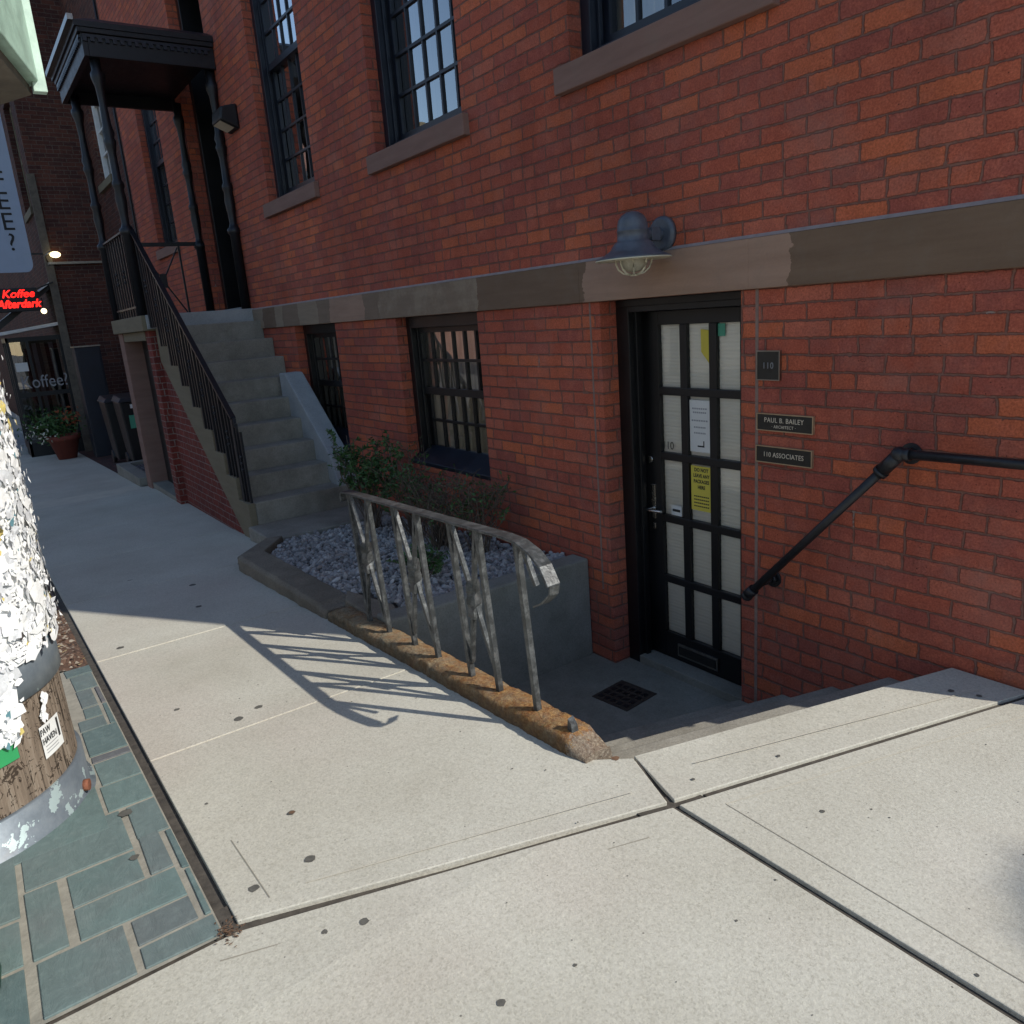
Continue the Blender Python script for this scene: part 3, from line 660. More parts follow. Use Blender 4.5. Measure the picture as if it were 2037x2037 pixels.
fb = thing('cafe_building', (-25, -1, -.7), 'darkest brick building stepping forward beyond the stoop, with café signs on it', 'building')
bm = B(); facade(bm, -46, -17.0, -1.8, HT, -1.0, [(-18.9, -17.7, 3.95, 5.9), (-21.9, -20.6, 3.95, 5.9), (-25.5, -24, 3.95, 5.9)], .25)
quad(bm, (-17, -1.0, -1.8), (-17, .05, -1.8), (-17, .05, HT), (-17, -1.0, HT)); quad(bm, (-46, 9, -1.8), (-17, 9, -1.8), (-17, 9, HT), (-46, 9, HT)); quad(bm, (-46, -1, -1.8), (-46, -1, HT), (-46, 9, HT), (-46, 9, -1.8))
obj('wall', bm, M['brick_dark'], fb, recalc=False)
bm = B(); box(bm, -46, -17, -1.1, 9.1, HT, HT+.3); obj('roof', bm, M['asphalt'], fb)
for (a, b) in ((-18.9, -17.7), (-21.9, -20.6), (-25.5, -24)):
    bm = B(); box(bm, a, a+.09, -.9, -.76, 3.95, 5.9); box(bm, b-.09, b, -.9, -.76, 3.95, 5.9); box(bm, a+.09, b-.09, -.9, -.76, 3.95, 4.05); box(bm, a+.09, b-.09, -.9, -.76, 4.88, 4.95); box(bm, a+.09, b-.09, -.9, -.76, 5.8, 5.9)
    w_ = obj('window', bm, M['tanstone'], fb)
    bm = B(); quad(bm, (a+.05, -.8, 4), (b-.05, -.8, 4), (b-.05, -.8, 5.9), (a+.05, -.8, 5.9)); obj('pane', bm, M['glass'], w_, recalc=False)
    bm = B(); box(bm, a-.08, b+.08, -1.04, -.9, 3.82, 3.949); obj('sill', bm, M['tanstone'], w_)
bm = B(); box(bm, -17.0, -16.93, -1.02, .02, 2.86, 2.90); obj('flashing', bm, M['nickel'], fb)
bm = B(); box(bm, -17.0, -16.95, -1.06, -.93, -.62, 4.4); obj('corner_board', bm, M['boards'], fb)

# shop porch: black glazed vestibule
X = -17.35
sp = thing('shop_porch', (X-.6, -1.45, -.62), 'black glazed shop porch with a sloping white-edged roof beside the dark brick corner', 'porch')
bm = B(); yl, yr, zb, zt = -1.93, -1.02, gz(X)-.01, 1.62
for y_ in (yl, -1.62, yr-.05): box(bm, X-.05, X, y_, y_+.05, zb, zt)
for (z0_, z1_) in ((zb, zb+.28), (.52, .60), (zt-.08, zt)): box(bm, X-.04, X-.005, yl+.05, yr-.05, z0_, z1_)
for x_ in (X-.55, X-1.1): box(bm, x_-.05, x_, yl, yl+.05, zb, zt)
box(bm, X-1.1, X, yl, yl+.04, zb, zb+.28); box(bm, X-1.1, X, yl, yl+.04, zt-.08, zt)
obj('frame', bm, M['black'], sp)
bm = B(); quad(bm, (X-.02, yl, zb+.1), (X-.02, yr, zb+.1), (X-.02, yr, zt), (X-.02, yl, zt)); quad(bm, (X-1.1, yl+.02, zb), (X, yl+.02, zb), (X, yl+.02, zt), (X-1.1, yl+.02, zt))
obj('glazing', bm, M['glass'], sp, recalc=False)
bm = B()
for k, y_ in enumerate((-1.86, -1.74, -1.5, -1.36, -1.22)):
    box(bm, X-.40, X-.36, y_, y_+.07, zb+.3, 1.5, m=k % 2)
box(bm, X-.5, X-.45, yl+.05, yr-.05, zb, zt, m=2)
obj('display', bm, [plain('grey_drape', (.13, .13, .15), .9), M['boards'], M['dark_in']], sp)
bm = B(); prism(bm, [(X-1.2, yl-.12, 1.66), (X-1.2, yr+.06, 1.80), (X-1.2, yr+.06, 1.86), (X-1.2, yl-.12, 1.72)], [(X+.12, yl-.12, 1.66), (X+.12, yr+.06, 1.80), (X+.12, yr+.06, 1.86), (X+.12, yl-.12, 1.72)])
obj('gutter', bm, M['white'], sp, bev=.01)
bm = B(); prism(bm, [(X-1.2, yl-.1, 1.73), (X-1.2, yr+.05, 2.50), (X-1.2, yr+.05, 2.62), (X-1.2, yl-.1, 1.86)], [(X+.1, yl-.1, 1.73), (X+.1, yr+.05, 2.50), (X+.1, yr+.05, 2.62), (X+.1, yl-.1, 1.86)])
obj('roof', bm, M['black'], sp)
bm = B(); bar(bm, (X+.12, yr-.22, 2.42), (X+.12, yr+.05, 2.60), .12, .03); obj('roof_trim', bm, M['white'], sp)
text('lettering', 'Koffee?', .33, (X+.004, -1.44, .78), EAST, M['inkgrey'], sp, sx=.8)
bm = B(); box(bm, X+.002, X+.01, -1.86, -1.66, 1.0, 1.16); tag(obj('notice', bm, M['paper']), 'small white notice on the glass of the shop porch', 'notice')

bn = thing('banner', (-16.96, -1.6, 2.7), 'pale blue vertical hanging banner with round corners and dark serif letters', 'banner')
bm = B(); pts = []
for (cy_, cz_, a0) in ((-1.36, 2.90, -90), (-1.86, 2.90, 180)):
    pass
prof = [(-1.95, 6.3), (-1.95, 2.90)]+[(-1.83+.12*math.cos(R(180+t)), 2.90+.16*math.sin(R(180+t))) for t in range(15, 91, 15)]+[(-1.37+.12*math.cos(R(270+t)), 2.90+.16*math.sin(R(270+t))) for t in range(0, 91, 15)]+[(-1.25, 6.3)]
prism(bm, [(-16.99, y_, z_) for y_, z_ in prof], [(-16.96, y_, z_) for y_, z_ in prof]); obj('panel', bm, M['bannerc'], bn)
for i, ch in enumerate('COFFEE?'): text('lettering', ch, .42, (-16.955, -1.50, 3.24+.345*(6-i)), EAST, M['ink'], bn)
bm = B(); bar(bm, (-16.97, -1.25, 3.05), (-16.97, -1.0, 3.05), .03); bar(bm, (-16.97, -1.3, 5.9), (-16.97, -1.0, 5.9), .03); obj('bracket', bm, M['iron'], bn)

ld = thing('led_sign', (-16.9, -1.62, 2.05), 'small black sign with glowing red script hanging above the shop porch', 'sign')
bm = B(); box(bm, -16.98, -16.90, -2.0, -1.29, 2.06, 2.47); obj('panel', bm, M['black'], ld, bev=.01)
text('lettering', 'Koffee', .19, (-16.895, -1.60, 2.365), EAST, M['red_led'], ld, shear=.3, bold=.003)
text('lettering', 'Afterdark', .19, (-16.895, -1.62, 2.19), EAST, M['red_led'], ld, shear=.3, bold=.006, sx=.9)
bm = B(); bar(bm, (-16.94, -1.30, 2.44), (-16.94, -1.0, 2.55), .025); obj('bracket', bm, M['iron'], ld)
gl_ = thing('barn_light', (-16.93, -1.0, 2.9), 'tiny lit warm bulb on an arm at the dark brick corner', 'lamp')
bm = B(); tube(bm, [(-16.95, -1.0, 2.86), (-16.9, -1.05, 3.0), (-16.88, -.95, 3.08)], .015); obj('arm', bm, M['nickel'], gl_)
bm = B(); bmesh.ops.create_icosphere(bm, subdivisions=2, radius=.07, matrix=Matrix.Translation((-16.86, -.88, 3.02)) @ Matrix.Diagonal((1, 1.3, .8, 1))); obj('bulb', bm, M['bulb'], gl_)
g2 = thing('porch_light', (-17.2, -1.2, 2.1), 'small warm globe light under the porch roof', 'lamp')
bm = B(); bmesh.ops.create_icosphere(bm, subdivisions=2, radius=.05, matrix=Matrix.Translation((-17.2, -1.22, 2.06))); obj('bulb', bm, M['bulb'], g2)
bm = B(); tube(bm, [(-17.2, -1.22, 2.1), (-17.2, -1.22, 2.3)], .01); obj('stem', bm, M['iron'], g2)

# cabinet, carts, pot, small planter
cb = thing('utility_cabinet', (-15.5, -.95, gz(-15.5)), 'tall dark blue metal cabinet with a pale top edge against the dark brick corner', 'cabinet')
bm = B(); box(bm, -15.85, -15.45, -1.06, -.66, gz(-15.5), 1.36); obj('body', bm, M['bluepaint'], cb, bev=.01)
bm = B(); box(bm, -15.86, -15.43, -1.07, -.65, 1.362, 1.385); obj('top', bm, M['nickel'], cb)
bm = B(); box(bm, -15.449, -15.44, -1.03, -.69, -.1, 1.3); obj('door', bm, M['bluepaint'], cb, bev=.004)
for k, (x_, y_, lab) in enumerate(((-13.2, -.62, 'black wheeled trash cart with a green and white recycling label'), (-13.9, -.72, 'black wheeled trash cart behind the labelled one, lid closed'))):
    g = gz(x_); tc = thing('trash_cart', (x_, y_, g), lab, 'trash cart', 'trash carts beside the stoop')
    bm = B(); prism(bm, [(x_-.24, y_-.24, g+.08), (x_+.22, y_-.24, g+.08), (x_+.22, y_+.24, g+.08), (x_-.24, y_+.24, g+.08)], [(x_-.3, y_-.3, g+1.0), (x_+.3, y_-.3, g+1.0), (x_+.3, y_+.3, g+1.0), (x_-.3, y_+.3, g+1.0)]); obj('body', bm, M['cart'], tc, bev=.02)
    bm = B(); prism(bm, [(x_-.33, y_-.32, g+1.0), (x_+.33, y_-.32, g+1.0), (x_+.33, y_+.32, g+1.0), (x_-.33, y_+.32, g+1.0)], [(x_-.28, y_-.27, g+1.09), (x_+.28, y_-.27, g+1.06), (x_+.28, y_+.27, g+1.06), (x_-.28, y_+.27, g+1.09)]); obj('lid', bm, M['cart'], tc, bev=.01)
    for s_ in (-1, 1):
        bm = B(); tube(bm, [(x_-.2, y_+s_*.22, g+.1), (x_-.2, y_+s_*.27, g+.1)], .1, 16); obj('wheel', bm, M['black'], tc)
    if k == 0:
        bm = B(); quad(bm, (x_+.272, y_-.2, g+.60), (x_+.272, y_+.14, g+.60), (x_+.292, y_+.14, g+.80), (x_+.292, y_-.2, g+.80)); lb = obj('label_sticker', bm, M['teal'], tc, recalc=False)
        bm = B(); quad(bm, (x_+.281, y_-.12, g+.66), (x_+.281, y_+.06, g+.66), (x_+.291, y_+.03, g+.75), (x_+.291, y_-.08, g+.75)); obj('arrow_mark', bm, M['white'], lb, recalc=False)
        bm = B(); box(bm, x_+.296, x_+.300, y_-.16, y_-.1, g+.90, g+.96); obj('plate', bm, M['paper'], tc)
def leaves(bm, c, rad, n_, size, m=0, flat=False, up=.3):
    for _ in range(n_):
        v = Vector([random.gauss(0, .45) for _ in range(3)]); v = Vector((v.x*rad[0], v.y*rad[1], v.z*rad[2]))+Vector(c)
        d = Vector([random.gauss(0, 1) for _ in range(3)]).normalized(); e = d.cross(Vector([random.gauss(0, 1) for _ in range(3)])).normalized()
        s_ = size*random.uniform(.6, 1.3)
        quad(bm, v-d*s_, v+e*s_*.4, v+d*s_, v-e*s_*.4, m=m)
px_, py_ = -16.1, -1.45; g = gz(px_)
pt = thing('flower_pot', (px_, py_, g), 'round terracotta pot overflowing with green plants and orange flowers', 'flower pot')
bm = B(); lathe(bm, px_, py_, [(.15, g), (.24, g+.34), (.27, g+.34), (.28, g+.43), (.25, g+.43), (.23, g+.38)], 24); obj('pot', bm, M['terracotta'], pt)
bm = B(); leaves(bm, (px_, py_-.12, g+.62), (.32, .45, .28), 900, .04); leaves(bm, (px_+.1, py_+.15, g+.72), (.2, .25, .2), 90, .04, 1); leaves(bm, (px_+.2, py_-.4, g+.55), (.2, .3, .2), 60, .03, 2)
obj('foliage', bm, [M['leaf'], M['flower'], M['flowerw']], pt, recalc=False)
p2 = thing('small_planter', (-11.3, -.6, gz(-11.3)), 'low concrete planter box with gravel beyond the stoop', 'planter')
bm = B(); x0_, x1_, y0_, y1_ = -12.35, -10.7, -1.20, -.1; g = gz(-12)
for q in ((x0_, x1_, y0_, y0_+.16), (x0_, x0_+.14, y0_+.16, y1_)): box(bm, *q, g-.1, g+.15)
obj('kerb', bm, M['conc_wall'], p2, bev=.008)
bm = B(); quad(bm, (x0_+.14, y0_+.16, g+.10), (x1_, y0_+.16, g+.10), (x1_, y1_, g+.10), (x0_+.14, y1_, g+.10)); obj('gravel_fill', bm, brick('grey_chips', [(.2, .2, .2), (.3, .3, .3), (.15, .15, .15)], (.05, .05, .05), L=.05, H=.04, z0=0, uv='flat'), p2, recalc=False)

# white ramp rail far down the walk
rr_ = thing('ramp_railing', (-19.5, -2.1, gz(-19.5)), 'pale metal ramp railing far down the walk past the shop porch', 'railing')
bm = B(); g = gz(-20)
for x_ in (-18.3, -19.7, -21.2): bar(bm, (x_, -2.15, g), (x_, -2.15, g+1.0), .05)
bar(bm, (-18.3, -2.15, g+1.0), (-21.2, -2.15, g+1.0), .06); bar(bm, (-18.3, -2.15, g+.3), (-19.7, -2.15, g+.95), .04); bar(bm, (-19.7, -2.15, g+.3), (-21.2, -2.15, g+.95), .04)
obj('rail', bm, M['conc_blue'], rr_)
bm = B(); box(bm, -23, -18.2, -2.2, -1.05, g-.3, g+.16); obj('ramp', bm, M['conc_blue'], rr_)

# ============================================================ STOOP
stp = thing('stoop', (-8.3, -.55, -.35), 'tall concrete front steps with brick side wall and a black door underneath', 'stoop')
st = [(-8.64+.26*k, 1.523-.19*k) for k in range(9)]      # nosing x, tread z
prevx = -8.90
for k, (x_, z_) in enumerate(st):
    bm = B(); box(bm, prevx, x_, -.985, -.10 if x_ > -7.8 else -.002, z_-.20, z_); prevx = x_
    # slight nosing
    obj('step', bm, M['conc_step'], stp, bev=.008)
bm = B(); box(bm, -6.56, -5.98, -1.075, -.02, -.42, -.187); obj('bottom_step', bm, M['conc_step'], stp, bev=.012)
bm = B(); box(bm, -10.66, -8.885, -1.165, .0, 1.50, 1.655); obj('landing', bm, M['tanstone'], stp, bev=.008)
bm = B(); box(bm, -8.884, -8.862, -1.12, -.003, 1.515, 1.657); obj('landing_nosing', bm, M['conc_blue'], stp, bev=.006)
# stringer: stepped stone strip on the outer face
top = [(-8.884, 1.497)]
px = -8.884
for (x_, z_) in st:
    top += [(px, z_+.003), (x_+.004, z_+.003)]; px = x_+.004
top = [(a, b) for i, (a, b) in enumerate(top) if i == 0 or (a, b) != top[i-1]][1:]
low = [(-6.556, -.36), (-6.75, -.36), (-8.90, 1.18)]
loop = top+[(-6.556, -.187)]+low
bm = B(); prism(bm, [(a, -1.045, b) for a, b in loop], [(a, -.986, b) for a, b in loop]); obj('stringer', bm, M['tanstone'], stp, bev=.004)
bm = B(); lp = [(-8.93, -.45), (-6.72, -.45), (-6.752, -.362), (-8.93, 1.20)]
prism(bm, [(a, -1.03, b) for a, b in lp], [(a, -.987, b) for a, b in lp]); obj('side_wall', bm, M['brick_stoop'], stp)
bm = B(); lp = [(-8.9, -.5), (-6.57, -.5), (-6.57, -.20), (-8.9, 1.30)]
prism(bm, [(a, -.98, b) for a, b in lp], [(a, -.005, b) for a, b in lp]); obj('core', bm, M['conc_step'], stp)
# under the landing
bm = B(); box(bm, -10.62, -10.36, -1.12, -.80, -.5, 1.499); obj('pier', bm, M['sill'], stp, bev=.006)
bm = B(); box(bm, -9.14, -8.93, -1.10, -.80, -.5, 1.499); obj('pier', bm, M['brick_stoop'], stp)
bm = B(); box(bm, -10.36, -9.14, -1.11, -.80, 1.40, 1.499); obj('lintel', bm, M['tanstone'], stp, bev=.006)
bm = B(); box(bm, -10.62, -10.58, -.80, 0, -.5, 1.499); obj('end_wall', bm, M['brick_stoop'], stp)
bm = B(); box(bm, -10.36, -9.14, -.92, -.88, -.42, 1.40); box(bm, -10.2, -9.28, -.928, -.92, 1.0, 1.3); box(bm, -10.2, -9.28, -.928, -.92, -.2, .75); ud = obj('under_door', bm, M['black'], stp, bev=.006)
bm = B(); tube(bm, [(-9.3, -.92, .5), (-9.3, -.98, .5)], .025, 12); obj('knob', bm, M['steel'], ud)
bm = B(); box(bm, -10.36, -9.14, -1.10, -.93, -.42, -.31); obj('under_threshold', bm, M['conc_wall'], stp)
# sloped cheek next to the basement window
bm = B(); lp = [(-7.78, .99), (-7.62, .99), (-6.72, .25), (-6.62, .02), (-6.62, -.1), (-7.78, .6)]
prism(bm, [(a, -.20, b) for a, b in lp], [(a, -.012, b) for a, b in lp]); obj('cheek', bm, M['conc_blue'], stp, bev=.012)

# stair railing
sr = thing('stair_railing', (-8, -1.02, 0), 'black wrought-iron railing running down the outer side of the stoop', 'railing')
HT0 = Vector((-8.97, -1.09, 2.52)); HB = Vector((-6.71, -1.01, .72))
bm = B(); bar(bm, HT0, HB, .045, .022, up=(0, 0, 1)); bar(bm, HB, HB+Vector((.03, 0, -.07)), .04, .022, up=(0, 1, 0)); obj('handrail', bm, M['iron'], sr)
bm = B(); bar(bm, (-6.71, -1.01, 0.0), HB, .036); obj('newel', bm, M['iron'], sr)
k = 0
for (x_, z_) in st:
    for q in (.05, .14, .22):
        xx = x_-.26+q+.02; t = (xx-HT0.x)/(HB.x-HT0.x); top_ = HT0.lerp(HB, t)
        bm = B(); bar(bm, (xx, top_.y, z_+.003), (xx, top_.y, top_.z), .020 if q != .05 else .026)
        if k % 3 == 1:
            zc = (z_+top_.z)/2
            for j in range(3): bmesh.ops.create_icosphere(bm, subdivisions=1, radius=.022, matrix=Matrix.Translation((xx, top_.y, zc+(j-1)*.055)))
        obj('baluster', bm, M['iron'], sr); k += 1
lr = thing('landing_railing', (-10.4, -1.1, 1.655), 'black wrought-iron guard round the top landing, with a crossed panel', 'railing')
bm = B(); bar(bm, (-10.40, -1.12, 2.50), (-8.99, -1.12, 2.50), .045, .02, up=(0, 0, 1)); obj('handrail', bm, M['iron'], lr); bm = B(); bar(bm, (-10.40, -1.12, 1.75), (-8.99, -1.12, 1.75), .02); obj('bottom_rail', bm, M['iron'], lr)
for i in range(1, 10):
    xx = -10.40+1.41*i/10; bm = B(); bar(bm, (xx, -1.12, 1.656), (xx, -1.12, 2.49), .018)
    if i % 3 == 0:
        for j in range(3): bmesh.ops.create_icosphere(bm, subdivisions=1, radius=.022, matrix=Matrix.Translation((xx, -1.12, 2.08+(j-1)*.055)))
    obj('baluster', bm, M['iron'], lr)
bm = B(); xw = -10.42
bar(bm, (xw, -1.10, 2.50), (xw, -.05, 2.50), .03, .045, up=(0, 0, 1))
for y_ in (-.78, -.30): bar(bm, (xw, y_, 1.656), (xw, y_, 2.49), .022, up=(1, 0, 0))
bar(bm, (xw, -.76, 2.46), (xw, -.32, 1.70), .016, up=(1, 0, 0)); bar(bm, (xw+.012, -.76, 1.70), (xw+.012, -.32, 2.46), .016, up=(1, 0, 0))
box(bm, xw-.02, xw+.03, -.58, -.50, 2.0, 2.16)
obj('crossed_panel', bm, M['iron'], lr)

cp = thing('porch_canopy', (-9.7, -.6, 1.655), 'black iron porch canopy with dentil cornice on turned posts over the upper door', 'canopy')
bm = B(); cx0, cx1, cy0 = -10.72, -8.84, -1.27
box(bm, cx0+.12, cx1-.1, cy0+.1, -.002, 4.17, 4.22); box(bm, cx0, cx1, cy0, -.002, 4.28, 4.33); prism(bm, [(cx0, cy0, 4.33), (cx1, cy0, 4.33), (cx1, 0, 4.33), (cx0, 0, 4.33)], [(cx0+.15, cy0+.15, 4.40), (cx1-.15, cy0+.15, 4.40), (cx1-.15, 0, 4.40), (cx0+.15, 0, 4.40)])
rf = obj('roof', bm, M['iron'], cp)
bm = B()
for q in ((cx0+.06, cx1-.04, cy0+.05, cy0+.10), (cx0+.06, cx0+.11, cy0+.10, -.004), (cx1-.09, cx1-.04, cy0+.10, -.004)): box(bm, *q, 4.04, 4.279)
for q in ((cx0+.03, cx1-.01, cy0+.02, cy0+.05), (cx1-.04, cx1-.01, cy0+.05, -.006)): box(bm, *q, 4.235, 4.279)
obj('fascia', bm, M['iron'], cp, bev=.004)
bm = B(); n_ = 26
lp = [(cx0+.07, 4.225)]; pw = (cx1-cx0-.13)/n_
for i in range(n_):
    xx = cx0+.07+pw*i; lp += [(xx, 4.165), (xx+.035, 4.165), (xx+.035, 4.20), (xx+pw-.001, 4.20)]
lp += [(lp[-1][0], 4.225)]
prism(bm, [(a, cy0+.028, b) for a, b in lp], [(a, cy0+.0495, b) for a, b in lp])
obj('dentils', bm, M['navy'], cp)
bm = B(); lp = [(cy0+.06, 4.225)]
for i in range(18):
    yy = cy0+.06+(abs(cy0)-.1)*i/18; lp += [(yy, 4.165), (yy+.035, 4.165), (yy+.035, 4.20), (yy+(abs(cy0)-.1)/18-.001, 4.20)]
lp += [(lp[-1][0], 4.225)]
prism(bm, [(cx1-.0395, a, b) for a, b in lp], [(cx1-.022, a, b) for a, b in lp]); obj('dentils', bm, M['navy'], cp)
bm = B(); bar(bm, (cx0-.02, cy0-.02, 4.35), (cx1, cy0-.02, 4.35), .05, .05); obj('gutter', bm, M['nickel'], cp)
cprof = [(.042, 0), (.042, .78), (.058, .80), (.058, .84), (.04, .86), (.030, .90), (.034, 1.0), (.044, 1.12), (.036, 1.22), (.046, 1.25), (.046, 1.28), (.032, 1.31), (.030, 1.55), (.040, 1.62), (.048, 1.66), (.036, 1.69), (.046, 1.74), (.034, 1.80), (.028, 2.0), (.034, 2.14), (.052, 2.22), (.052, 2.26), (.036, 2.29), (.040, 2.42)]
bm = B(); lathe(bm, 0, 0, cprof, 12); me0 = None
for (x_, y_) in ((-8.98, -1.12), (-10.42, -1.12), (-8.98, -.045), (-10.42, -.045)):
    b2 = bm.copy(); bmesh.ops.scale(b2, verts=b2.verts, vec=(1.25, 1.25, 1)); bmesh.ops.translate(b2, verts=b2.verts, vec=(x_, y_, 1.656)); obj('column', b2, M['iron'], cp, recalc=True)
bm.free()
fl = thing('floodlight', (-8.55, -.1, 3.45), 'dark wedge-shaped floodlight on the brick between the canopy and the tall window', 'wall light')
bm = B(); prism(bm, [(-8.72, 0, 3.62), (-8.72, -.17, 3.58), (-8.72, -.19, 3.46), (-8.72, 0, 3.38)], [(-8.42, 0, 3.62), (-8.42, -.17, 3.58), (-8.42, -.19, 3.46), (-8.42, 0, 3.38)]); obj('housing', bm, M['black'], fl, bev=.02)
bm = B(); quad(bm, (-8.69, -.182, 3.452), (-8.45, -.182, 3.452), (-8.45, -.05, 3.395), (-8.69, -.05, 3.395)); obj('lens', bm, M['cream'], fl, recalc=False)

# ============================================================ AREAWAY, PLANTER
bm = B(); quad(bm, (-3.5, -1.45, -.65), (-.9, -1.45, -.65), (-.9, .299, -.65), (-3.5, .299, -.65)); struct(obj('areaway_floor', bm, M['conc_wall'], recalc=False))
stepz = [-.135, -.27, -.405, -.53]
bs = thing('basement_steps', (-2, -.6, -.65), 'short flight of concrete steps going down to the sunken door', 'steps')
for i, z_ in enumerate(stepz):
    xa = -1.286-.25*i; xb = xa-.25
    P = lambda x_, y_: (x_-.285*(-y_))
    pts = [(P(xb, -1.33), -1.33), (P(xa, -1.33), -1.33), (xa, -.001), (xb, -.001)]
    if i == 0: pts = [(P(xb, -1.33), -1.33), (P(xa+.02, -1.33), -1.33), (xa+.02, -.001), (xb, -.001)]
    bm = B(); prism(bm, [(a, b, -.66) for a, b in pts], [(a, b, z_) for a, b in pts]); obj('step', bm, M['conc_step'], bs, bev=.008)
bm = B(); pts = [(-1.66, -1.32), (-1.3, -1.32), (-1.1, -.02), (-1.268, -.02)]
prism(bm, [(a, b, -.66) for a, b in pts], [(a, b, -.137) for a, b in pts]); obj('core', bm, M['conc_step'], bs)

pl = thing('planter', (-4.6, -.7, -.2), 'raised concrete planter bed edged with a kerb, beside the stoop', 'planter')
bm = B(); n_ = 26; ring = []
for i in range(n_+1):
    x_ = -5.56+(1.62)*i/n_; h_ = .115-.045*i/n_+.006*noise.noise(Vector((x_*5, 0, 0)))
    if i >= n_-1: h_ -= .02
    g = gz(x_); j1 = .012*noise.noise(Vector((x_*8, 2, 0))); j2 = .012*noise.noise(Vector((x_*8, 7, 0)))
    ring.append([(x_, -1.452+j1, g-.06), (x_, -1.455+j1, g+h_-.02), (x_, -1.435+j1, g+h_), (x_, -1.26+j2, g+h_), (x_, -1.255, g-.06)])
VR = [[bm.verts.new(p) for p in q] for q in ring]
for A, Bv in zip(VR, VR[1:]):
    for k in range(5): bm.faces.new((A[k], A[(k+1) % 5], Bv[(k+1) % 5], Bv[k]))
bm.faces.new(VR[0]); bm.faces.new(VR[-1][::-1])
pts0 = [(-5.572, -1.455), (-5.565, -1.26), (-5.97, -.98), (-6.02, -1.10)]; 
prism(bm, [(a, b, gz(a)-.06) for a, b in pts0], [(a, b, gz(a)+.108) for a, b in pts0])
obj('kerb', bm, M['kerbstone'], pl, bev=.008)
bm = B(); box(bm, -3.53, -3.385, -1.33, -.004, -.66, -.035); obj('wall', bm, M['conc_wall'], pl, bev=.012)
bm = B(); pts0 = [(-3.93, -1.33), (-3.53, -1.33), (-3.53, -1.20), (-3.66, -1.16), (-4.08, -1.25)]
prism(bm, [(a, b, -.3) for a, b in pts0], [(a, b, -.066) for a, b in pts0]); obj('corner_slab', bm, M['kerbstone'], pl, bev=.012)
bm = B(); nx, ny = 60, 30; vs = [[bm.verts.new((-5.98+2.5*i/nx, -1.27+1.26*j/ny, gz(-5.98+2.5*i/nx)+.035+.02*noise.noise(Vector((i*.13, j*.2, 0))))) for j in range(ny+1)] for i in range(nx+1)]
for i in range(nx):
    for j in range(ny): bm.faces.new((vs[i][j], vs[i+1][j], vs[i+1][j+1], vs[i][j+1]))
obj('soil', bm, M['soil'], pl)
# gravel: individual stones in one mass
base = bmesh.new(); bmesh.ops.create_icosphere(base, subdivisions=1, radius=1); bv = [v.co.copy() for v in base.verts]; bf = [[v.index for v in fc.verts] for fc in base.faces]; base.free()
V_, F_, T_ = [], [], []
def rock(x_, y_, z_, r_):
    q = Matrix.Rotation(random.random()*6.28, 3, Vector((random.random()-.5, random.random()-.5, random.random()-.5)).normalized())
    sc = (random.uniform(.75, 1.35), random.uniform(.6, 1.0), random.uniform(.45, .8)); b0 = len(V_); sd_ = random.random()*50
    for v in bv:
        k = 1+.28*noise.noise(v*1.3+Vector((sd_, 0, 0)))
        p = q @ Vector((v.x*sc[0]*r_*k, v.y*sc[1]*r_*k, v.z*sc[2]*r_*k)); V_.append((p.x+x_, p.y+y_, p.z+z_))
    t = random.random()
    for fc in bf: F_.append([i+b0 for i in fc]); T_.append(t)
for layer in range(2):
    cnt = 4600 if layer == 0 else 2200
    for _ in range(cnt):
        x_ = random.uniform(-5.98, -3.56); y_ = random.uniform(-1.25, -.02)
        if y_ < -1.25+(-5.55-x_)*.7: continue
        if y_ < -1.14 and x_ > -4.05: continue
        r_ = random.uniform(.011, .029)
        rock(x_, y_, gz(x_)+.045+.014*layer+random.uniform(0, .012), r_)
me = bpy.data.meshes.new('gravel'); me.from_pydata(V_, [], F_); at = me.attributes.new('tone', 'FLOAT', 'FACE'); at.data.foreach_set('value', T_); me.materials.append(M['rocks'])
gr = bpy.data.objects.new('gravel', me); C.objects.link(gr); tag(gr, 'loose grey river gravel filling the planter bed', 'gravel', kind='stuff')

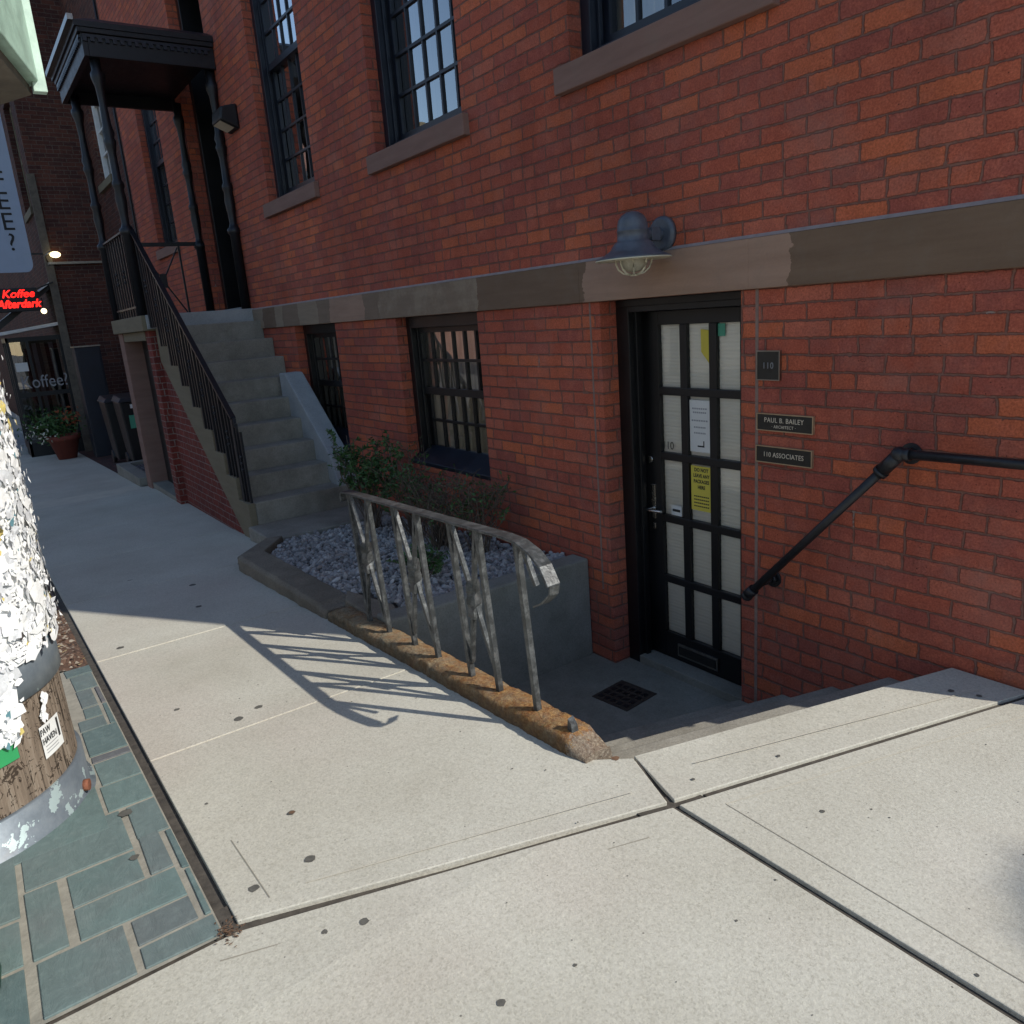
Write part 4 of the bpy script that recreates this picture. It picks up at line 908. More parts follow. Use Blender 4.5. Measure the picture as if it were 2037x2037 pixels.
# shrubs
def shrub(name, cx_, cy_, h_, rad, nst, nleaf, label, leafsz=.016, lean=(0, 0), mat_='leaf', zmin=.35):
    g = gz(cx_)+.04; t = thing(name, (cx_, cy_, g), label, 'shrub', 'shrubs in the planter bed'); bm = B(); tips = []
    for i in range(nst):
        a = random.random()*6.28; rr = rad*math.sqrt(random.random()); hh = h_*random.uniform(.55, 1.05)
        p0 = Vector((cx_+random.gauss(0, .03), cy_+random.gauss(0, .03), g)); p3 = Vector((cx_+rr*math.cos(a)+lean[0], min(-.03, cy_+rr*math.sin(a)*.7+lean[1]), g+hh))
        p1 = p0.lerp(p3, .35)+Vector((random.gauss(0, .03), random.gauss(0, .03), .04)); p2 = p0.lerp(p3, .7)+Vector((random.gauss(0, .04), random.gauss(0, .03), .03))
        for p in (p1, p2): p.y = min(p.y, -.03)
        tube(bm, [p0, p1, p2, p3], [.005, .004, .003, .0015], 4, cap=False)
        for _ in range(5):
            s = random.uniform(.3, .95); q0 = p1.lerp(p3, s); q1 = q0+Vector((random.gauss(0, .07), random.gauss(0, .06), random.uniform(.02, .10))); q1.y = min(q1.y, -.02)
            tube(bm, [q0, q0.lerp(q1, .5)+Vector((random.gauss(0, .008), 0, .005)), q1], [.0025, .002, .001], 3, cap=False); tips.append((q0, q1))
    obj('stems', bm, M['twig'], t)
    if nleaf:
        bm = B()
        for _ in range(nleaf):
            q0, q1 = random.choice(tips); v = q0.lerp(q1, random.random())
            if (v.z-g)/h_ < zmin*random.random(): continue
            d = Vector((random.gauss(0, 1), random.gauss(0, 1), random.gauss(.4, .8))).normalized(); e = d.cross(Vector((random.gauss(0, 1), random.gauss(0, 1), random.gauss(0, 1)))).normalized(); s_ = leafsz*random.uniform(.6, 1.3)
            v = v+d*s_*.8; v.y = min(v.y, -.01)
            quad(bm, v-d*s_, v+e*s_*.42, v+d*s_, v-e*s_*.42)
        obj('foliage', bm, M[mat_], t, recalc=False)
    return t
shrub('shrub', -5.62, -.36, .76, .36, 34, 2700, 'fullest dark green shrub, nearest the stoop', .019)
shrub('shrub', -5.0, -.30, .66, .36, 32, 900, 'half-bare shrub with some green, left of the basement window sill', .017)
shrub('shrub', -4.52, -.34, .54, .38, 60, 260, 'almost leafless twiggy shrub under the basement window', .015)
shrub('shrub', -4.15, -.28, .52, .28, 38, 420, 'thin twiggy shrub nearest the railing end, one green sprig rising', .016)
shrub('groundcover_plant', -4.02, -.78, .13, .17, 22, 1300, 'low bright green clump on the gravel behind the worn railing', .014, mat_='leaf', zmin=.0)

# rusty kerb along the areaway
rk = thing('stone_kerb', (-2.8, -1.39, -.1), 'rust-stained crumbling stone kerb carrying the worn metal railing', 'kerb')
bm = B(); n_ = 150; VR = []
for i in range(n_+1):
    t = i/n_; x_ = -3.915+t*2.17; g = gz(x_); h_ = .062+.006*noise.noise(Vector((x_*7, 9, 0))); yo, yi = -1.450, -1.322
    if t > .955: q = (t-.955)/.045; h_ -= .052*q*(2-q)*.9+.010*noise.noise(Vector((x_*60, 1, 0))); yo += .010*q; yi -= .004*q
    if t < .03: h_ -= .018
    nz = lambda k, a=.006: a*(noise.noise(Vector((x_*14, k*3.1, 0)))+.7*noise.noise(Vector((x_*48, k*3.1, 0))))
    yb = -1.325
    VR.append([bm.verts.new(p) for p in ((x_, yo+nz(1), g-.04), (x_, yo+nz(2, .008), g+h_*.55), (x_, yo+.010+nz(3), g+h_+nz(4)), (x_, (yo+yi)/2, g+h_+.004+nz(5, .008)), (x_, yi-.008+nz(6), g+h_+nz(7)), (x_, yi+nz(8, .01), g+h_-.03), (x_, yi+.002, -.66), (x_, yo+.05, -.66))])
for A, Bv in zip(VR, VR[1:]):
    for k in range(8):
        fc = bm.faces.new((A[k], A[(k+1) % 8], Bv[(k+1) % 8], Bv[k])); fc.material_index = 1 if k in (5, 6, 7) else 0; fc.smooth = True
bm.faces.new(VR[0]); bm.faces.new(VR[-1][::-1])
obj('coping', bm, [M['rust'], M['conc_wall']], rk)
bm = B(); g = gz(-1.856)+.05; prism(bm, [(-1.872, -1.41, g), (-1.84, -1.415, g), (-1.838, -1.385, g), (-1.87, -1.38, g)], [(-1.868, -1.408, g+.055), (-1.845, -1.412, g+.045), (-1.84, -1.39, g+.042), (-1.868, -1.384, g+.06)]); obj('post_stub', bm, M['worn'], rk)

# worn railing
wr = thing('metal_railing', (-2.8, -1.39, -.05), 'low leaning metal railing with crossed bars and worn grey paint', 'railing')
pb = [(-3.50, -1.375), (-3.28, -1.375), (-3.01, -1.378), (-2.79, -1.38), (-2.515, -1.382), (-2.31, -1.385), (-2.06, -1.39)]
top = lambda x_: Vector((x_, -1.402-.028*(x_+3.5)/1.5, .628+.058*(x_+3.52)/1.5))
def sag(x_): return top(x_)
bm = B()
P_ = [top(-3.56)+Vector((0, 0, -.05)), top(-3.555)+Vector((0, 0, -.012)), top(-3.535)]+[top(x_) for x_ in (-3.2, -2.9, -2.6, -2.3, -2.12)]+[top(-2.03)+Vector((0, -.002, -.006)), top(-1.95)+Vector((0, -.006, -.028)), top(-1.89)+Vector((.0, -.010, -.062)), Vector((-1.845, -1.448, .575))]
def ribbon(bm, P_, wd, th):
    L_ = []
    for i, p in enumerate(P_):
        t = (P_[min(i+1, len(P_)-1)]-P_[max(i-1, 0)]).normalized(); s = Vector((0, 1, 0)); nrm = t.cross(s).normalized()
        L_.append([bm.verts.new(p+s*a*wd/2+nrm*b*th/2) for a, b in ((-1, -1), (1, -1), (1, 1), (-1, 1))])
    for A, Bv in zip(L_, L_[1:]):
        for k in range(4): bm.faces.new((A[k], A[(k+1) % 4], Bv[(k+1) % 4], Bv[k]))
    bm.faces.new(L_[0][::-1]); bm.faces.new(L_[-1])
ribbon(bm, P_, .052, .010); obj('handrail', bm, M['worn'], wr, bev=.002)
bm = B(); ribbon(bm, [Vector((-1.840, -1.448, .577)), Vector((-1.850, -1.446, .545)), Vector((-1.905, -1.44, .50)), Vector((-1.965, -1.43, .47))], .038, .006); obj('broken_strip', bm, M['worn'], wr)
for i, (x_, y_) in enumerate(pb):
    bm = B(); bar(bm, (x_, y_, gz(x_)+.045), top(x_)+Vector((0, 0, -.006)), .022); obj('post', bm, M['worn'], wr, bev=.0015)
for a, b in ((0, 1), (2, 3), (4, 5)):
    xa, xb = pb[a][0]+.014, pb[b][0]-.014
    lo = lambda x_, q: Vector((x_, -1.382, gz(x_)+.13)) if q == 0 else top(x_)+Vector((0, 0, -.012))
    for (p, q) in ((lo(xa, 1), lo(xb, 0)), (lo(xb, 1), lo(xa, 0))):
        bm = B(); bar(bm, p, q, .016); obj('cross_bar', bm, M['worn'], wr)
    mp = (lo(xa, 1)+lo(xb, 0)+lo(xb, 1)+lo(xa, 0))/4
    bm = B(); V1 = []
    for j in range(9):
        ang = (j//3)*R(18)+R(45); rr = .030-.004*(j % 3 == 2); V1.append([bm.verts.new((mp.x+rr*math.cos(ang+R(90*k)), mp.y+rr*math.sin(ang+R(90*k)), mp.z-.075+.0188*j)) for k in range(4)])
    for A, Bv in zip(V1, V1[1:]):
        for k in range(4): bm.faces.new((A[k], A[(k+1) % 4], Bv[(k+1) % 4], Bv[k]))
    bm.faces.new(V1[0][::-1]); bm.faces.new(V1[-1]); obj('twisted_collar', bm, M['worn'], wr)
bm = B(); bar(bm, top(-2.03)+Vector((0, 0, -.012)), top(-2.03)+Vector((.055, .01, -.15)), .016); obj('broken_bar', bm, M['worn'], wr)

# drain grate
dg = thing('drain_grate', (-2.87, -.24, -.65), 'square dark cast-iron drain grate in the sunken areaway floor', 'drain')
Mx = Matrix.Translation((-2.87, -.235, 0)) @ Matrix.Rotation(R(6), 4, 'Z')
bm = B(); box(bm, -.125, .125, -.125, .125, -.651, -.647); 
bmesh.ops.transform(bm, matrix=Mx, verts=bm.verts); obj('frame', bm, plain('dark_cast_iron', (.045, .032, .024), .7, .4, 40, bump=.5), dg)
bm = B()
for i in range(5):
    for j in range(4): box(bm, -.105+i*.044, -.105+i*.044+.028, -.10+j*.052, -.10+j*.052+.03, -.6475, -.6455)
bmesh.ops.transform(bm, matrix=Mx, verts=bm.verts); obj('grid', bm, M['black'], dg)

# wall handrail of pipe
hr = thing('pipe_handrail', (-1.8, -.08, .1), 'black iron pipe handrail bracketed to the brick beside the sunken door', 'handrail')
pyl = -.085
bm = B(); tube(bm, [(-2.165, pyl, .080), (-1.500, pyl, .795)], .0175, 14); obj('sloping_pipe', bm, M['pipe'], hr)
bm = B(); tube(bm, [(-1.485, pyl, .808), (-1.0, pyl, .815), (-.80, pyl, .815)], .0175, 14); obj('level_pipe', bm, M['pipe'], hr)
bm = B(); bmesh.ops.create_icosphere(bm, subdivisions=3, radius=.030, matrix=Matrix.Translation((-1.492, pyl, .805)))
tube(bm, [(-1.492, pyl, .805), (-1.556, pyl, .735)], .026, 14); tube(bm, [(-1.492, pyl, .805), (-1.45, pyl, .808)], .024, 14); tube(bm, [(-1.553, pyl, .738), (-1.565, pyl, .725)], .029, 14); obj('elbow', bm, M['pipe'], hr)
bm = B(); bmesh.ops.create_icosphere(bm, subdivisions=3, radius=.026, matrix=Matrix.Translation((-2.172, pyl, .072))); tube(bm, [(-2.168, pyl, .078), (-2.135, pyl, .113)], .025, 14); obj('end_cap', bm, M['pipe'], hr)
for (x_, z_) in ((-1.49, .795), (-2.09, .155)):
    bm = B(); tube(bm, [(x_, -.001, z_), (x_, -.010, z_)], .040, 20); tube(bm, [(x_, -.010, z_), (x_, -.028, z_)], .024, 14); tube(bm, [(x_, -.02, z_), (x_, pyl, z_)], .016, 12); obj('flange', bm, M['pipe'], hr)
bm = B(); tube(bm, [(-.86, -.001, .80), (-.86, -.01, .80)], .04, 20); tube(bm, [(-.86, -.01, .80), (-.86, pyl, .81)], .016, 12); obj('flange', bm, M['pipe'], hr)

# wall lamp
lx, ly = -2.716, -.203
wl = thing('wall_lamp', (lx, 0, 1.7), 'blue-grey dome wall lamp with a white caged globe above the sunken door', 'wall lamp')
bm = B(); tube(bm, [(lx, -.001, 1.715), (lx, -.018, 1.715), (lx, -.03, 1.715)], [.080, .080, .066], 28); obj('wall_plate', bm, M['lampgrey'], wl)
bm = B(); tube(bm, [(lx, -.03, 1.715), (lx, -.15, 1.715)], .026, 16); box(bm, lx-.027, lx+.027, -.105, -.05, 1.685, 1.745); obj('arm', bm, M['lampgrey'], wl, bev=.003)
bm = B(); lathe(bm, lx, ly, [(.002, 1.815), (.028, 1.811), (.050, 1.798), (.064, 1.778), (.069, 1.755), (.070, 1.735), (.0715, 1.734), (.0715, 1.728), (.070, 1.727), (.072, 1.688), (.080, 1.684), (.088, 1.676), (.105, 1.650), (.135, 1.630), (.165, 1.617), (.172, 1.612), (.166, 1.611), (.10, 1.635), (.06, 1.66)], 36); obj('shade', bm, M['lampgrey'], wl)
bm = B(); lathe(bm, lx, ly, [(.150, 1.6105), (.1735, 1.6105), (.1745, 1.607), (.172, 1.604), (.150, 1.606)], 36); obj('rim', bm, M['cream'], wl)
bm = B(); lathe(bm, lx, ly, [(.062, 1.65), (.066, 1.60), (.058, 1.575), (.036, 1.556), (.004, 1.550)], 20); obj('globe', bm, plain('frosted_globe', (.45, .42, .33), .3, .1), wl)
bm = B()
for k in range(8):
    a = math.pi*2*k/8; tube(bm, [(lx+rr*math.cos(a), ly+rr*math.sin(a), zz) for rr, zz in ((.082, 1.612), (.080, 1.590), (.070, 1.565), (.048, 1.547), (.012, 1.538))], .0042, 6)
lathe(bm, lx, ly, [(.078, 1.612), (.088, 1.612), (.088, 1.604), (.078, 1.604)], 24); lathe(bm, lx, ly, [(.002, 1.543), (.018, 1.541), (.018, 1.534), (.002, 1.533)], 12)
obj('cage', bm, M['cream'], wl)

# plaques
def plaque(x0_, x1_, z0_, z1_, lines, label, rim, lm):
    t = thing('sign_plaque', ((x0_+x1_)/2, 0, z0_), label, 'plaque', 'plaques beside the sunken door')
    bm = B(); box(bm, x0_+.004, x1_-.004, -.013, -.0005, z0_+.004, z1_-.004); obj('plate', bm, M['plaque'], t)
    bm = B(); e = .004
    for q in ((x0_, x1_, z0_, z0_+e), (x0_, x1_, z1_-e, z1_), (x0_, x0_+e, z0_+e, z1_-e), (x1_-e, x1_, z0_+e, z1_-e)): box(bm, q[0], q[1], -.0155, -.0005, q[2], q[3])
    obj('rim', bm, rim, t)
    for (s_, sz, xx, zz, sp_, sx_) in lines: text('lettering', s_, sz, (xx, -.0145, zz), FRONT, lm, t, spacing=sp_, sx=sx_)
plaque(-2.179, -2.062, 1.050, 1.176, [('110', .038, -2.121, 1.112, 1.15, .9)], 'square dark plaque with three raised digits, highest of the wall plaques', M['nickel'], M['letterdim'])
plaque(-2.178, -1.898, .832, .908, [('PAUL B. BAILEY', .030, -2.04, .879, 1.1, .88), ('· ARCHITECT ·', .019, -2.04, .852, 1.1, .9)], 'wide black plaque with two lines of letters, middle of the wall plaques', M['brass'], M['letter'])
plaque(-2.182, -1.900, .690, .765, [('110 ASSOCIATES', .030, -2.041, .727, 1.08, .86)], 'wide black plaque with one line of letters, lowest of the wall plaques', M['brass'], M['letter'])

# papers on the door glass
yp = yd+.0165; yg = yd+.019
def sheet(nm, x0_, x1_, z0_, z1_, m_, label, cat='notice', y_=None, pts=None):
    t = thing(nm, ((x0_+x1_)/2, y_ or yp, z0_), label, cat); bm = B(); y1_ = y_ or yp
    p = pts or [(x0_, z0_), (x1_, z0_), (x1_, z1_), (x0_, z1_)]
    prism(bm, [(a, y1_, b) for a, b in p], [(a, y1_-.0008, b) for a, b in p]); obj('sheet', bm, m_, t); return t
c0, c1 = cx[1]
t = sheet('notice', c0+.004, c1-.001, .635, .905, M['paper'], 'white notice with grey lines and a bent arrow taped to the door glass')
for z_, wd in ((.862, .05), (.842, .045), (.80, .055), (.765, .04), (.735, .04)):
    bm = B(); 
    for k in range(7): 
        xx = -2.718-wd+wd*2*k/7; box(bm, xx, xx+wd*2/7*.7, yp-.0014, yp-.0009, z_-.004, z_+.004)
    obj('text_line', bm, M['inkgrey'], t)
bm = B(); box(bm, -2.735, -2.690, yp-.0016, yp-.0009, .662, .670); box(bm, -2.697, -2.690, yp-.0016, yp-.0009, .670, .695); obj('arrow', bm, M['ink'], t)
t = sheet('notice', c0+.006, c1-.001, .318, .560, M['yellow'], 'yellow notice with black capitals taped to the door glass')
for i, s_ in enumerate(('DO NOT', 'LEAVE ANY', 'PACKAGES', 'HERE')): text('lettering', s_, .026, (-2.714, yp-.0012, .538-.031*i), FRONT, M['ink'], t, ext=.0002, sx=.82 if i else .9, bold=.0010)
for i in range(4):
    bm = B(); 
    for k in range(8): box(bm, -2.765+k*.013, -2.765+k*.013+.010, yp-.0013, yp-.0009, .392-.018*i, .399-.018*i)
    obj('text_line', bm, M['ink'], t)
t = sheet('sticker', cx[0][1]-.092, cx[0][1]-.018, .262, .320, M['paper'], 'small white sticker low in the left column of door panes')
bm = B(); box(bm, cx[0][1]-.084, cx[0][1]-.028, yp-.0014, yp-.0009, .284, .298); obj('text_line', bm, M['ink'], t)
t = thing('house_number', (-2.93, yg, .62), 'black house number digits on the left door pane', 'house number')
text('digits', '110', .060, (-2.945, yp, .648), FRONT, M['ink'], t, ext=.0003, sx=.95)
t = sheet('sticker', c1-.055, c1, 1.10, 1.265, M['yellow'], 'tall yellow slanted sticker behind the top middle door pane', y_=yp, pts=[(c1-.058, 1.15), (c1-.005, 1.09), (c1-.002, 1.255), (c1-.06, 1.262)])
t = sheet('sticker', cx[2][0]+.002, cx[2][0]+.046, 1.225, 1.286, M['teal'], 'small teal sticker at the top of the right door panes', y_=yp)

# ============================================================ UTILITY POLE
PX, PY, PR = -3.0, -3.18, .425; g = gz(PX)
up = thing('utility_pole', (PX, PY, g), 'thick weathered wooden pole with metal bands, covered in torn posters', 'utility pole')
bm = B(); N_ = 96; zs = [g-.05, .0, .2, .5, .9, 1.4, 2.2, 3.2, 4.5, 6.5]
prof = [(PR-.0015*i, z_) for i, z_ in enumerate(zs)]; lathe(bm, PX, PY, prof, N_); obj('trunk', bm, M['bark'], up)
bm = B(); lathe(bm, PX, PY, [(PR+.002, g-.04), (PR+.030, g-.04), (PR+.030, g+.006), (PR+.014, g+.012), (PR+.012, .055), (PR+.001, .058)], N_); obj('metal_band', bm, M['zinc'], up)
bm = B(); lathe(bm, PX, PY, [(PR, .375), (PR+.009, .376), (PR+.009, .50), (PR, .501)], N_); obj('metal_band', bm, M['zinc'], up)
def cyl(th, z_, rr): return Vector((PX+rr*math.cos(th), PY+rr*math.sin(th), z_))
tb = R(69)
bm = B(); tube(bm, [cyl(tb, -.045, PR+.010), cyl(tb, -.045, PR+.030)], .020, 10); obj('bolt', bm, M['rustbolt'], up)
# torn posters: hundreds of curling scraps around the pole
bm = B(); random.seed(11)
def lowz(th): return .505+.035*noise.noise(Vector((th*12, 0, 0)))-(.235 if th < R(44) else 0)*min(1, (R(44)-th)/R(4))
for _ in range(1500):
    th = R(random.uniform(-20, 108)); z_ = random.uniform(.2, 2.1)
    if z_ < lowz(th): continue
    rr = PR+random.uniform(.012, .026); s_ = random.uniform(.016, .048); k = random.randint(6, 10); pts = []; a0 = random.random()*6.28; asp = random.uniform(.5, 1)
    lift = random.uniform(0, .012); dirn = random.random()*6.28
    for i in range(k):
        an = 6.283*i/k; q = s_*random.uniform(.55, 1.15); du_ = q*math.cos(an); dz_ = q*math.sin(an)*asp
        du_, dz_ = du_*math.cos(a0)-dz_*math.sin(a0), du_*math.sin(a0)+dz_*math.cos(a0)
        pts.append(cyl(th+du_/PR, z_+dz_, rr+lift*max(0, math.cos(an-dirn))))
    ctr = bm.verts.new(sum(pts, Vector())/k+Vector((math.cos(th), math.sin(th), 0))*.0015); vv = [bm.verts.new(p) for p in pts]; mi = random.choice((0, 0, 0, 0, 0, 1, 1, 5, 0, 0, 0, 1, 1, 0, 0, 3 if random.random() < .5 else 1))
    for i in range(k): bm.faces.new((ctr, vv[i], vv[(i+1) % k])).material_index = mi
for _ in range(3600):
    th = R(random.uniform(-20, 112)); z_ = random.uniform(.2, 2.1)
    if z_ < lowz(th): continue
    rr = PR+.014+abs(random.gauss(0, .011)); s_ = random.uniform(.005, .017)*(1.6 if random.random() < .08 else 1)
    c_ = cyl(th, z_, rr); T = Vector((-math.sin(th), math.cos(th), 0)); Nn = Vector((math.cos(th), math.sin(th), 0)); U = Vector((0, 0, 1))
    a = random.random()*6.28; e1 = T*math.cos(a)+U*math.sin(a); e2 = -T*math.sin(a)+U*math.cos(a)
    k = random.randint(4, 6); pts = []
    curl = random.uniform(.0, .75)*random.random()**1.5
    for i in range(k):
        an = 6.283*i/k+random.uniform(-.4, .4); q = s_*random.uniform(.5, 1.2)
        pts.append(c_+e1*q*math.cos(an)+e2*q*math.sin(an)*.75+Nn*(curl*q*max(0, math.cos(an))+random.uniform(0, .003)))
    m_ = random.random(); mi = 0 if m_ < .66 else (1 if m_ < .92 else (2 if m_ < .955 else (3 if m_ < .98 else 4)))
    try: quad(bm, *pts, m=mi)
    except Exception: pass
for i in range(120):
    a, b = R(-20+1.1*i), R(-20+1.1*(i+1)); quad(bm, cyl(a, lowz(a)+.02, PR+.0112), cyl(b, lowz(b)+.02, PR+.0112), cyl(b, 2.1, PR+.0112), cyl(a, 2.1, PR+.0112), m=0)
# underlying sheets, thin curved shells
for _ in range(70):
    th = R(random.uniform(-55, 100)); z_ = random.uniform(.55, 1.9); w_ = random.uniform(.06, .12)/PR; h_ = random.uniform(.10, .2)
    if z_-h_ < lowz(th): continue
    rr = PR+.003+random.random()*.005; mi = random.choice((0, 0, 1))
    n_ = 5
    for i in range(n_): 
        a, b = th-w_+2*w_*i/n_, th-w_+2*w_*(i+1)/n_
        quad(bm, cyl(a, z_-h_, rr), cyl(b, z_-h_, rr), cyl(b, z_+h_*.8, rr), cyl(a, z_+h_*.8, rr), m=mi)
for (zc, sx_) in ((.345, 0), (.33, .004), (.315, -.004), (.30, .0), (.288, .0)):   # drips of paper below the band
    for _ in range(9):
        th = R(53)+(zc-.30)*1.2+sx_+random.gauss(0, .014); z_ = zc+random.uniform(-.008, .012); s_ = random.uniform(.006, .013); T = Vector((-math.sin(th), math.cos(th), 0))
        c_ = cyl(th, z_, PR+.006+random.random()*.006)
        quad(bm, c_-T*s_, c_-Vector((0, 0, s_*1.3)), c_+T*s_*.8, c_+Vector((0, 0, s_)))
M['scrap'] = plain('poster_scrap', (.86, .86, .84), .85, .08, 40); M['scrapg'] = plain('grey_poster_scrap', (.62, .63, .64), .85, .2, 40); M['scrapt'] = plain('teal_poster_scrap', (.12, .26, .30), .8, .2); M['scrapy'] = plain('yellow_poster_scrap', (.62, .50, .16), .8, .2); M['scrapd'] = plain('dark_staple_cluster', (.06, .05, .045), .8, .2)
def printed_():
    n = NT('printed_poster_scrap'); z = n.xyz()[2]; st = n.math('GREATER_THAN', n.math('FRACT', n.math('MULTIPLY', z, 90.0)), .55); br = n.math('GREATER_THAN', n.noise(120, 2), .52)
    return n.done(n.mix(n.math('MULTIPLY', st, br), (.80, .80, .77), (.12, .12, .13)), .85)
M['scrapp'] = printed_()
tag(obj('torn_posters', bm, [M['scrap'], M['scrapg'], M['scrapt'], M['scrapy'], M['scrapd'], M['scrapp']], recalc=False), 'mass of torn white poster scraps stapled round the utility pole', 'torn posters', kind='stuff')
# card on the pole
def curved(bm, th0, th1, z0_, z1_, rr, slope=0, n_=8, m=0):
    for i in range(n_):
        a, b = th0+(th1-th0)*i/n_, th0+(th1-th0)*(i+1)/n_; da, db = slope*i/n_, slope*(i+1)/n_
        quad(bm, cyl(a, z0_+da, rr), cyl(b, z0_+db, rr), cyl(b, z1_+db, rr), cyl(a, z1_+da, rr), m=m)
def pole_text(s_, size, th, z_, rr, m_, parent, sx_=1):
    rot = Matrix(((-math.sin(th), 0, math.cos(th)), (math.cos(th), 0, math.sin(th)), (0, 1, 0))).to_quaternion()
    return text('lettering', s_, size, cyl(th, z_, rr), rot, m_, parent, ext=.0003, sx=sx_)
STH, SZ = R(56), .206
ps = thing('poster', tuple(cyl(STH, SZ-.05, PR)), 'small white card with black capitals stapled low on the pole', 'poster')
bm = B(); curved(bm, STH-.125, STH+.125, SZ-.055, SZ+.055, PR+.003); obj('sheet', bm, M['paper'], ps, recalc=False)
pole_text('PAW', .032, STH-.070, SZ+.034, PR+.005, M['ink'], ps, .7); pole_text('HAVEN', .030, STH-.040, SZ+.004, PR+.006, M['ink'], ps, .75)
bm = B()
for z_ in (-.018, -.030, -.040): curved(bm, STH-.10, STH+.05, SZ+z_, SZ+z_+.003, PR+.0042, m=0)
curved(bm, STH+.075, STH+.10, SZ-.02, SZ+.045, PR+.0042, m=1); obj('text_line', bm, [M['inkgrey'], M['ink']], ps, recalc=False)
gs = thing('poster', tuple(cyl(R(30), .2, PR)), 'green rounded sign with white smears below the torn posters', 'poster')
bm = B(); curved(bm, R(5), R(37), .215, .40, PR+.004); obj('sheet', bm, M['green'], gs, recalc=False)
# box on the pole
sb = thing('sign_box', (-2.9, -2.6, 2.2), 'mint-painted wooden box with a bare board underside mounted high on the pole', 'box')
poly = [(-2.66, -2.488), (-2.08, -2.655), (-2.2, -3.0), (-2.60, -3.02), (-2.84, -2.578)]
bm = B(); prism(bm, [(x_, y_, 2.125) for x_, y_ in poly], [(x_, y_, 2.75) for x_, y_ in poly]); obj('body', bm, M['mint'], sb, bev=.004)
bm = B(); bar(bm, (-2.655, -2.492, 2.10), (-2.655, -2.492, 2.78), .030, .034); obj('corner_trim', bm, plain('pale_mint_trim', (.48, .62, .52), .5, .15, 20, bump=.3), sb, bev=.002)
bm = B(); prism(bm, [(x_, y_, 2.100) for x_, y_ in [(-2.68, -2.512), (-2.10, -2.68), (-2.21, -2.98), (-2.60, -3.0), (-2.82, -2.585)]], [(x_, y_, 2.124) for x_, y_ in [(-2.68, -2.512), (-2.10, -2.68), (-2.21, -2.98), (-2.60, -3.0), (-2.82, -2.585)]]); obj('underside', bm, M['boards'], sb)
# sprigs hanging beside the pole
hp = thing('sprig', (-3.0, -2.74, 1.5), 'bright green leafy sprig sticking out from the pole at the left edge', 'plant')
bm = B()
for _ in range(26):
    v = Vector((-3.0+random.gauss(0, .02), -2.745+random.gauss(0, .012), 1.60+random.gauss(0, .035))); d = Vector((random.gauss(0, .4), random.uniform(.3, 1), random.gauss(-.4, .6))).normalized(); e = d.cross(Vector((1, 0, 0))).normalized(); s_ = .024
    quad(bm, v-d*s_, v+e*s_*.3, v+d*s_, v-e*s_*.3)
obj('foliage', bm, M['leafb'], hp, recalc=False)
bm = B(); tube(bm, [(-3.0, -2.77, 1.5), (-3.0, -2.745, 1.62)], .003, 5); obj('stem', bm, M['leaf'], hp)

lb = thing('litter_bin', (-2.02, -3.22, -.03), 'dark green round metal bin just clipped at the bottom left corner', 'bin')
bm = B(); lathe(bm, -2.02, -3.22, [(.165, -.05), (.175, .0), (.17, .05), (.165, .60), (.18, .62), (.18, .66), (.10, .68)], 32); obj('body', bm, plain('dark_green_metal', (.012, .07, .045), .45, .2), lb)
bm = B(); lathe(bm, -2.02, -3.22, [(.10, .681), (.11, .70), (.02, .74)], 24); obj('lid', bm, M['cart'], lb)

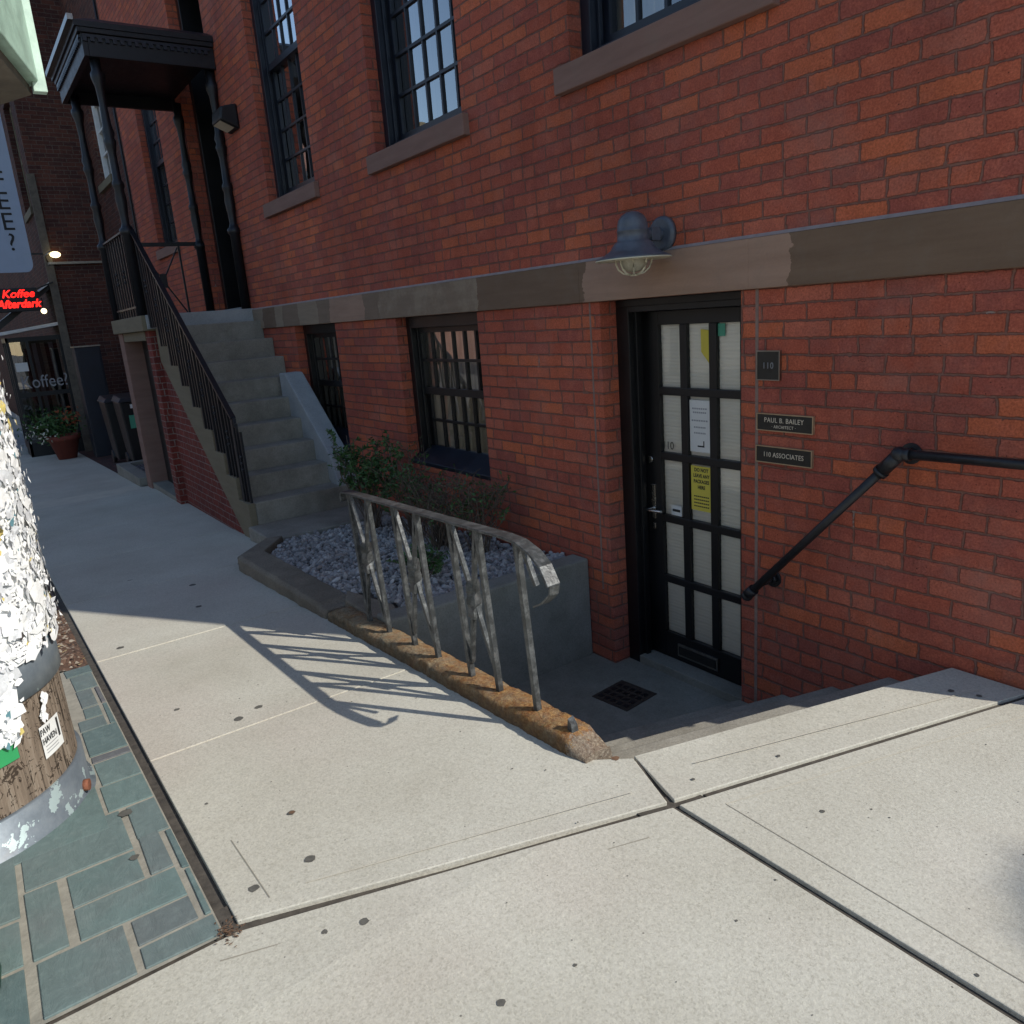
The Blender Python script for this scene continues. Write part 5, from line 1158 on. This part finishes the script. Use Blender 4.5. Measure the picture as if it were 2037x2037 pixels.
# ============================================================ ACROSS THE STREET (seen only in the window glass) AND OFF TO THE RIGHT
def opp(name, x0_, x1_, y0_, y1_, h_, m_, label, nwin, zt_):
    t = thing(name, ((x0_+x1_)/2, y1_, -1), label, 'building'); bm = B(); box(bm, x0_, x1_, y0_, y1_, -2, h_); obj('wall', bm, m_, t)
    bm = B(); box(bm, x0_-.2, x1_+.2, y0_-.2, y1_+.25, h_, h_+.35); obj('cornice', bm, M['tanstone'], t)
    for r_ in range(int((h_-1)//3)):
        for i in range(nwin):
            xx = x0_+(x1_-x0_)*(i+.5)/nwin; bm = B(); box(bm, xx-.55, xx+.55, y1_+.01, y1_+.06, 1+3*r_, 2.9+3*r_); w_ = obj('window', bm, M['bluepaint'], t)
            bm = B(); box(bm, xx-.65, xx+.65, y1_+.062, y1_+.12, .85+3*r_, .99+3*r_); box(bm, xx-.03, xx+.03, y1_+.062, y1_+.09, 1+3*r_, 2.9+3*r_); obj('sill', bm, M['white'], w_)
opp('opposite_building', -75, -37, -26, -13, 10.5, M['opp1'], 'pink brick row across the street, mirrored in the tall windows', 9, 10)
opp('opposite_building', -22.5, 4, -26, -14.5, 4.6, M['opp2'], 'low pale rendered building across the street, mirrored in the basement glass', 7, 4)
def tree(x_, y_, h_, r_, n_, sz, label, z0_=0, cl=26):
    t = thing('street_tree', (x_, y_, z0_), label, 'tree', 'street trees'); bm = B(); hub = Vector((x_, y_, z0_+h_*.62))
    tube(bm, [(x_, y_, z0_), (x_+.05, y_, z0_+h_*.35), hub], [.16, .12, .08], 10); cs = []
    for i in range(cl):
        v = Vector((random.gauss(0, 1), random.gauss(0, 1), random.gauss(0, .8))).normalized()*r_*random.uniform(.45, 1); c_ = Vector((x_, y_, z0_+h_))+v; cs.append(c_)
        if i < 14: tube(bm, [hub, hub.lerp(c_, .5)+Vector((0, 0, .15)), c_], [.05, .03, .01], 5, cap=False)
    obj('trunk', bm, M['trunk'], t); bm = B()
    for c_ in cs: leaves(bm, c_, (r_*.42,)*3, n_//cl, sz)
    obj('crown', bm, M['leaf'], t, recalc=False)
random.seed(5)
tree(8.24, 3.58, 7.6, .40, 420, .08, 'street tree right of the building, whose shadow dapples the sidewalk', cl=16)
tree(-23.5, -12.2, 6.3, 1.6, 2600, .14, 'street tree across the road in front of the pink brick row', -1)
tree(-15.5, -13.2, 4.6, 1.3, 2000, .14, 'smaller street tree across the road, mirrored in the tall window', -.8)
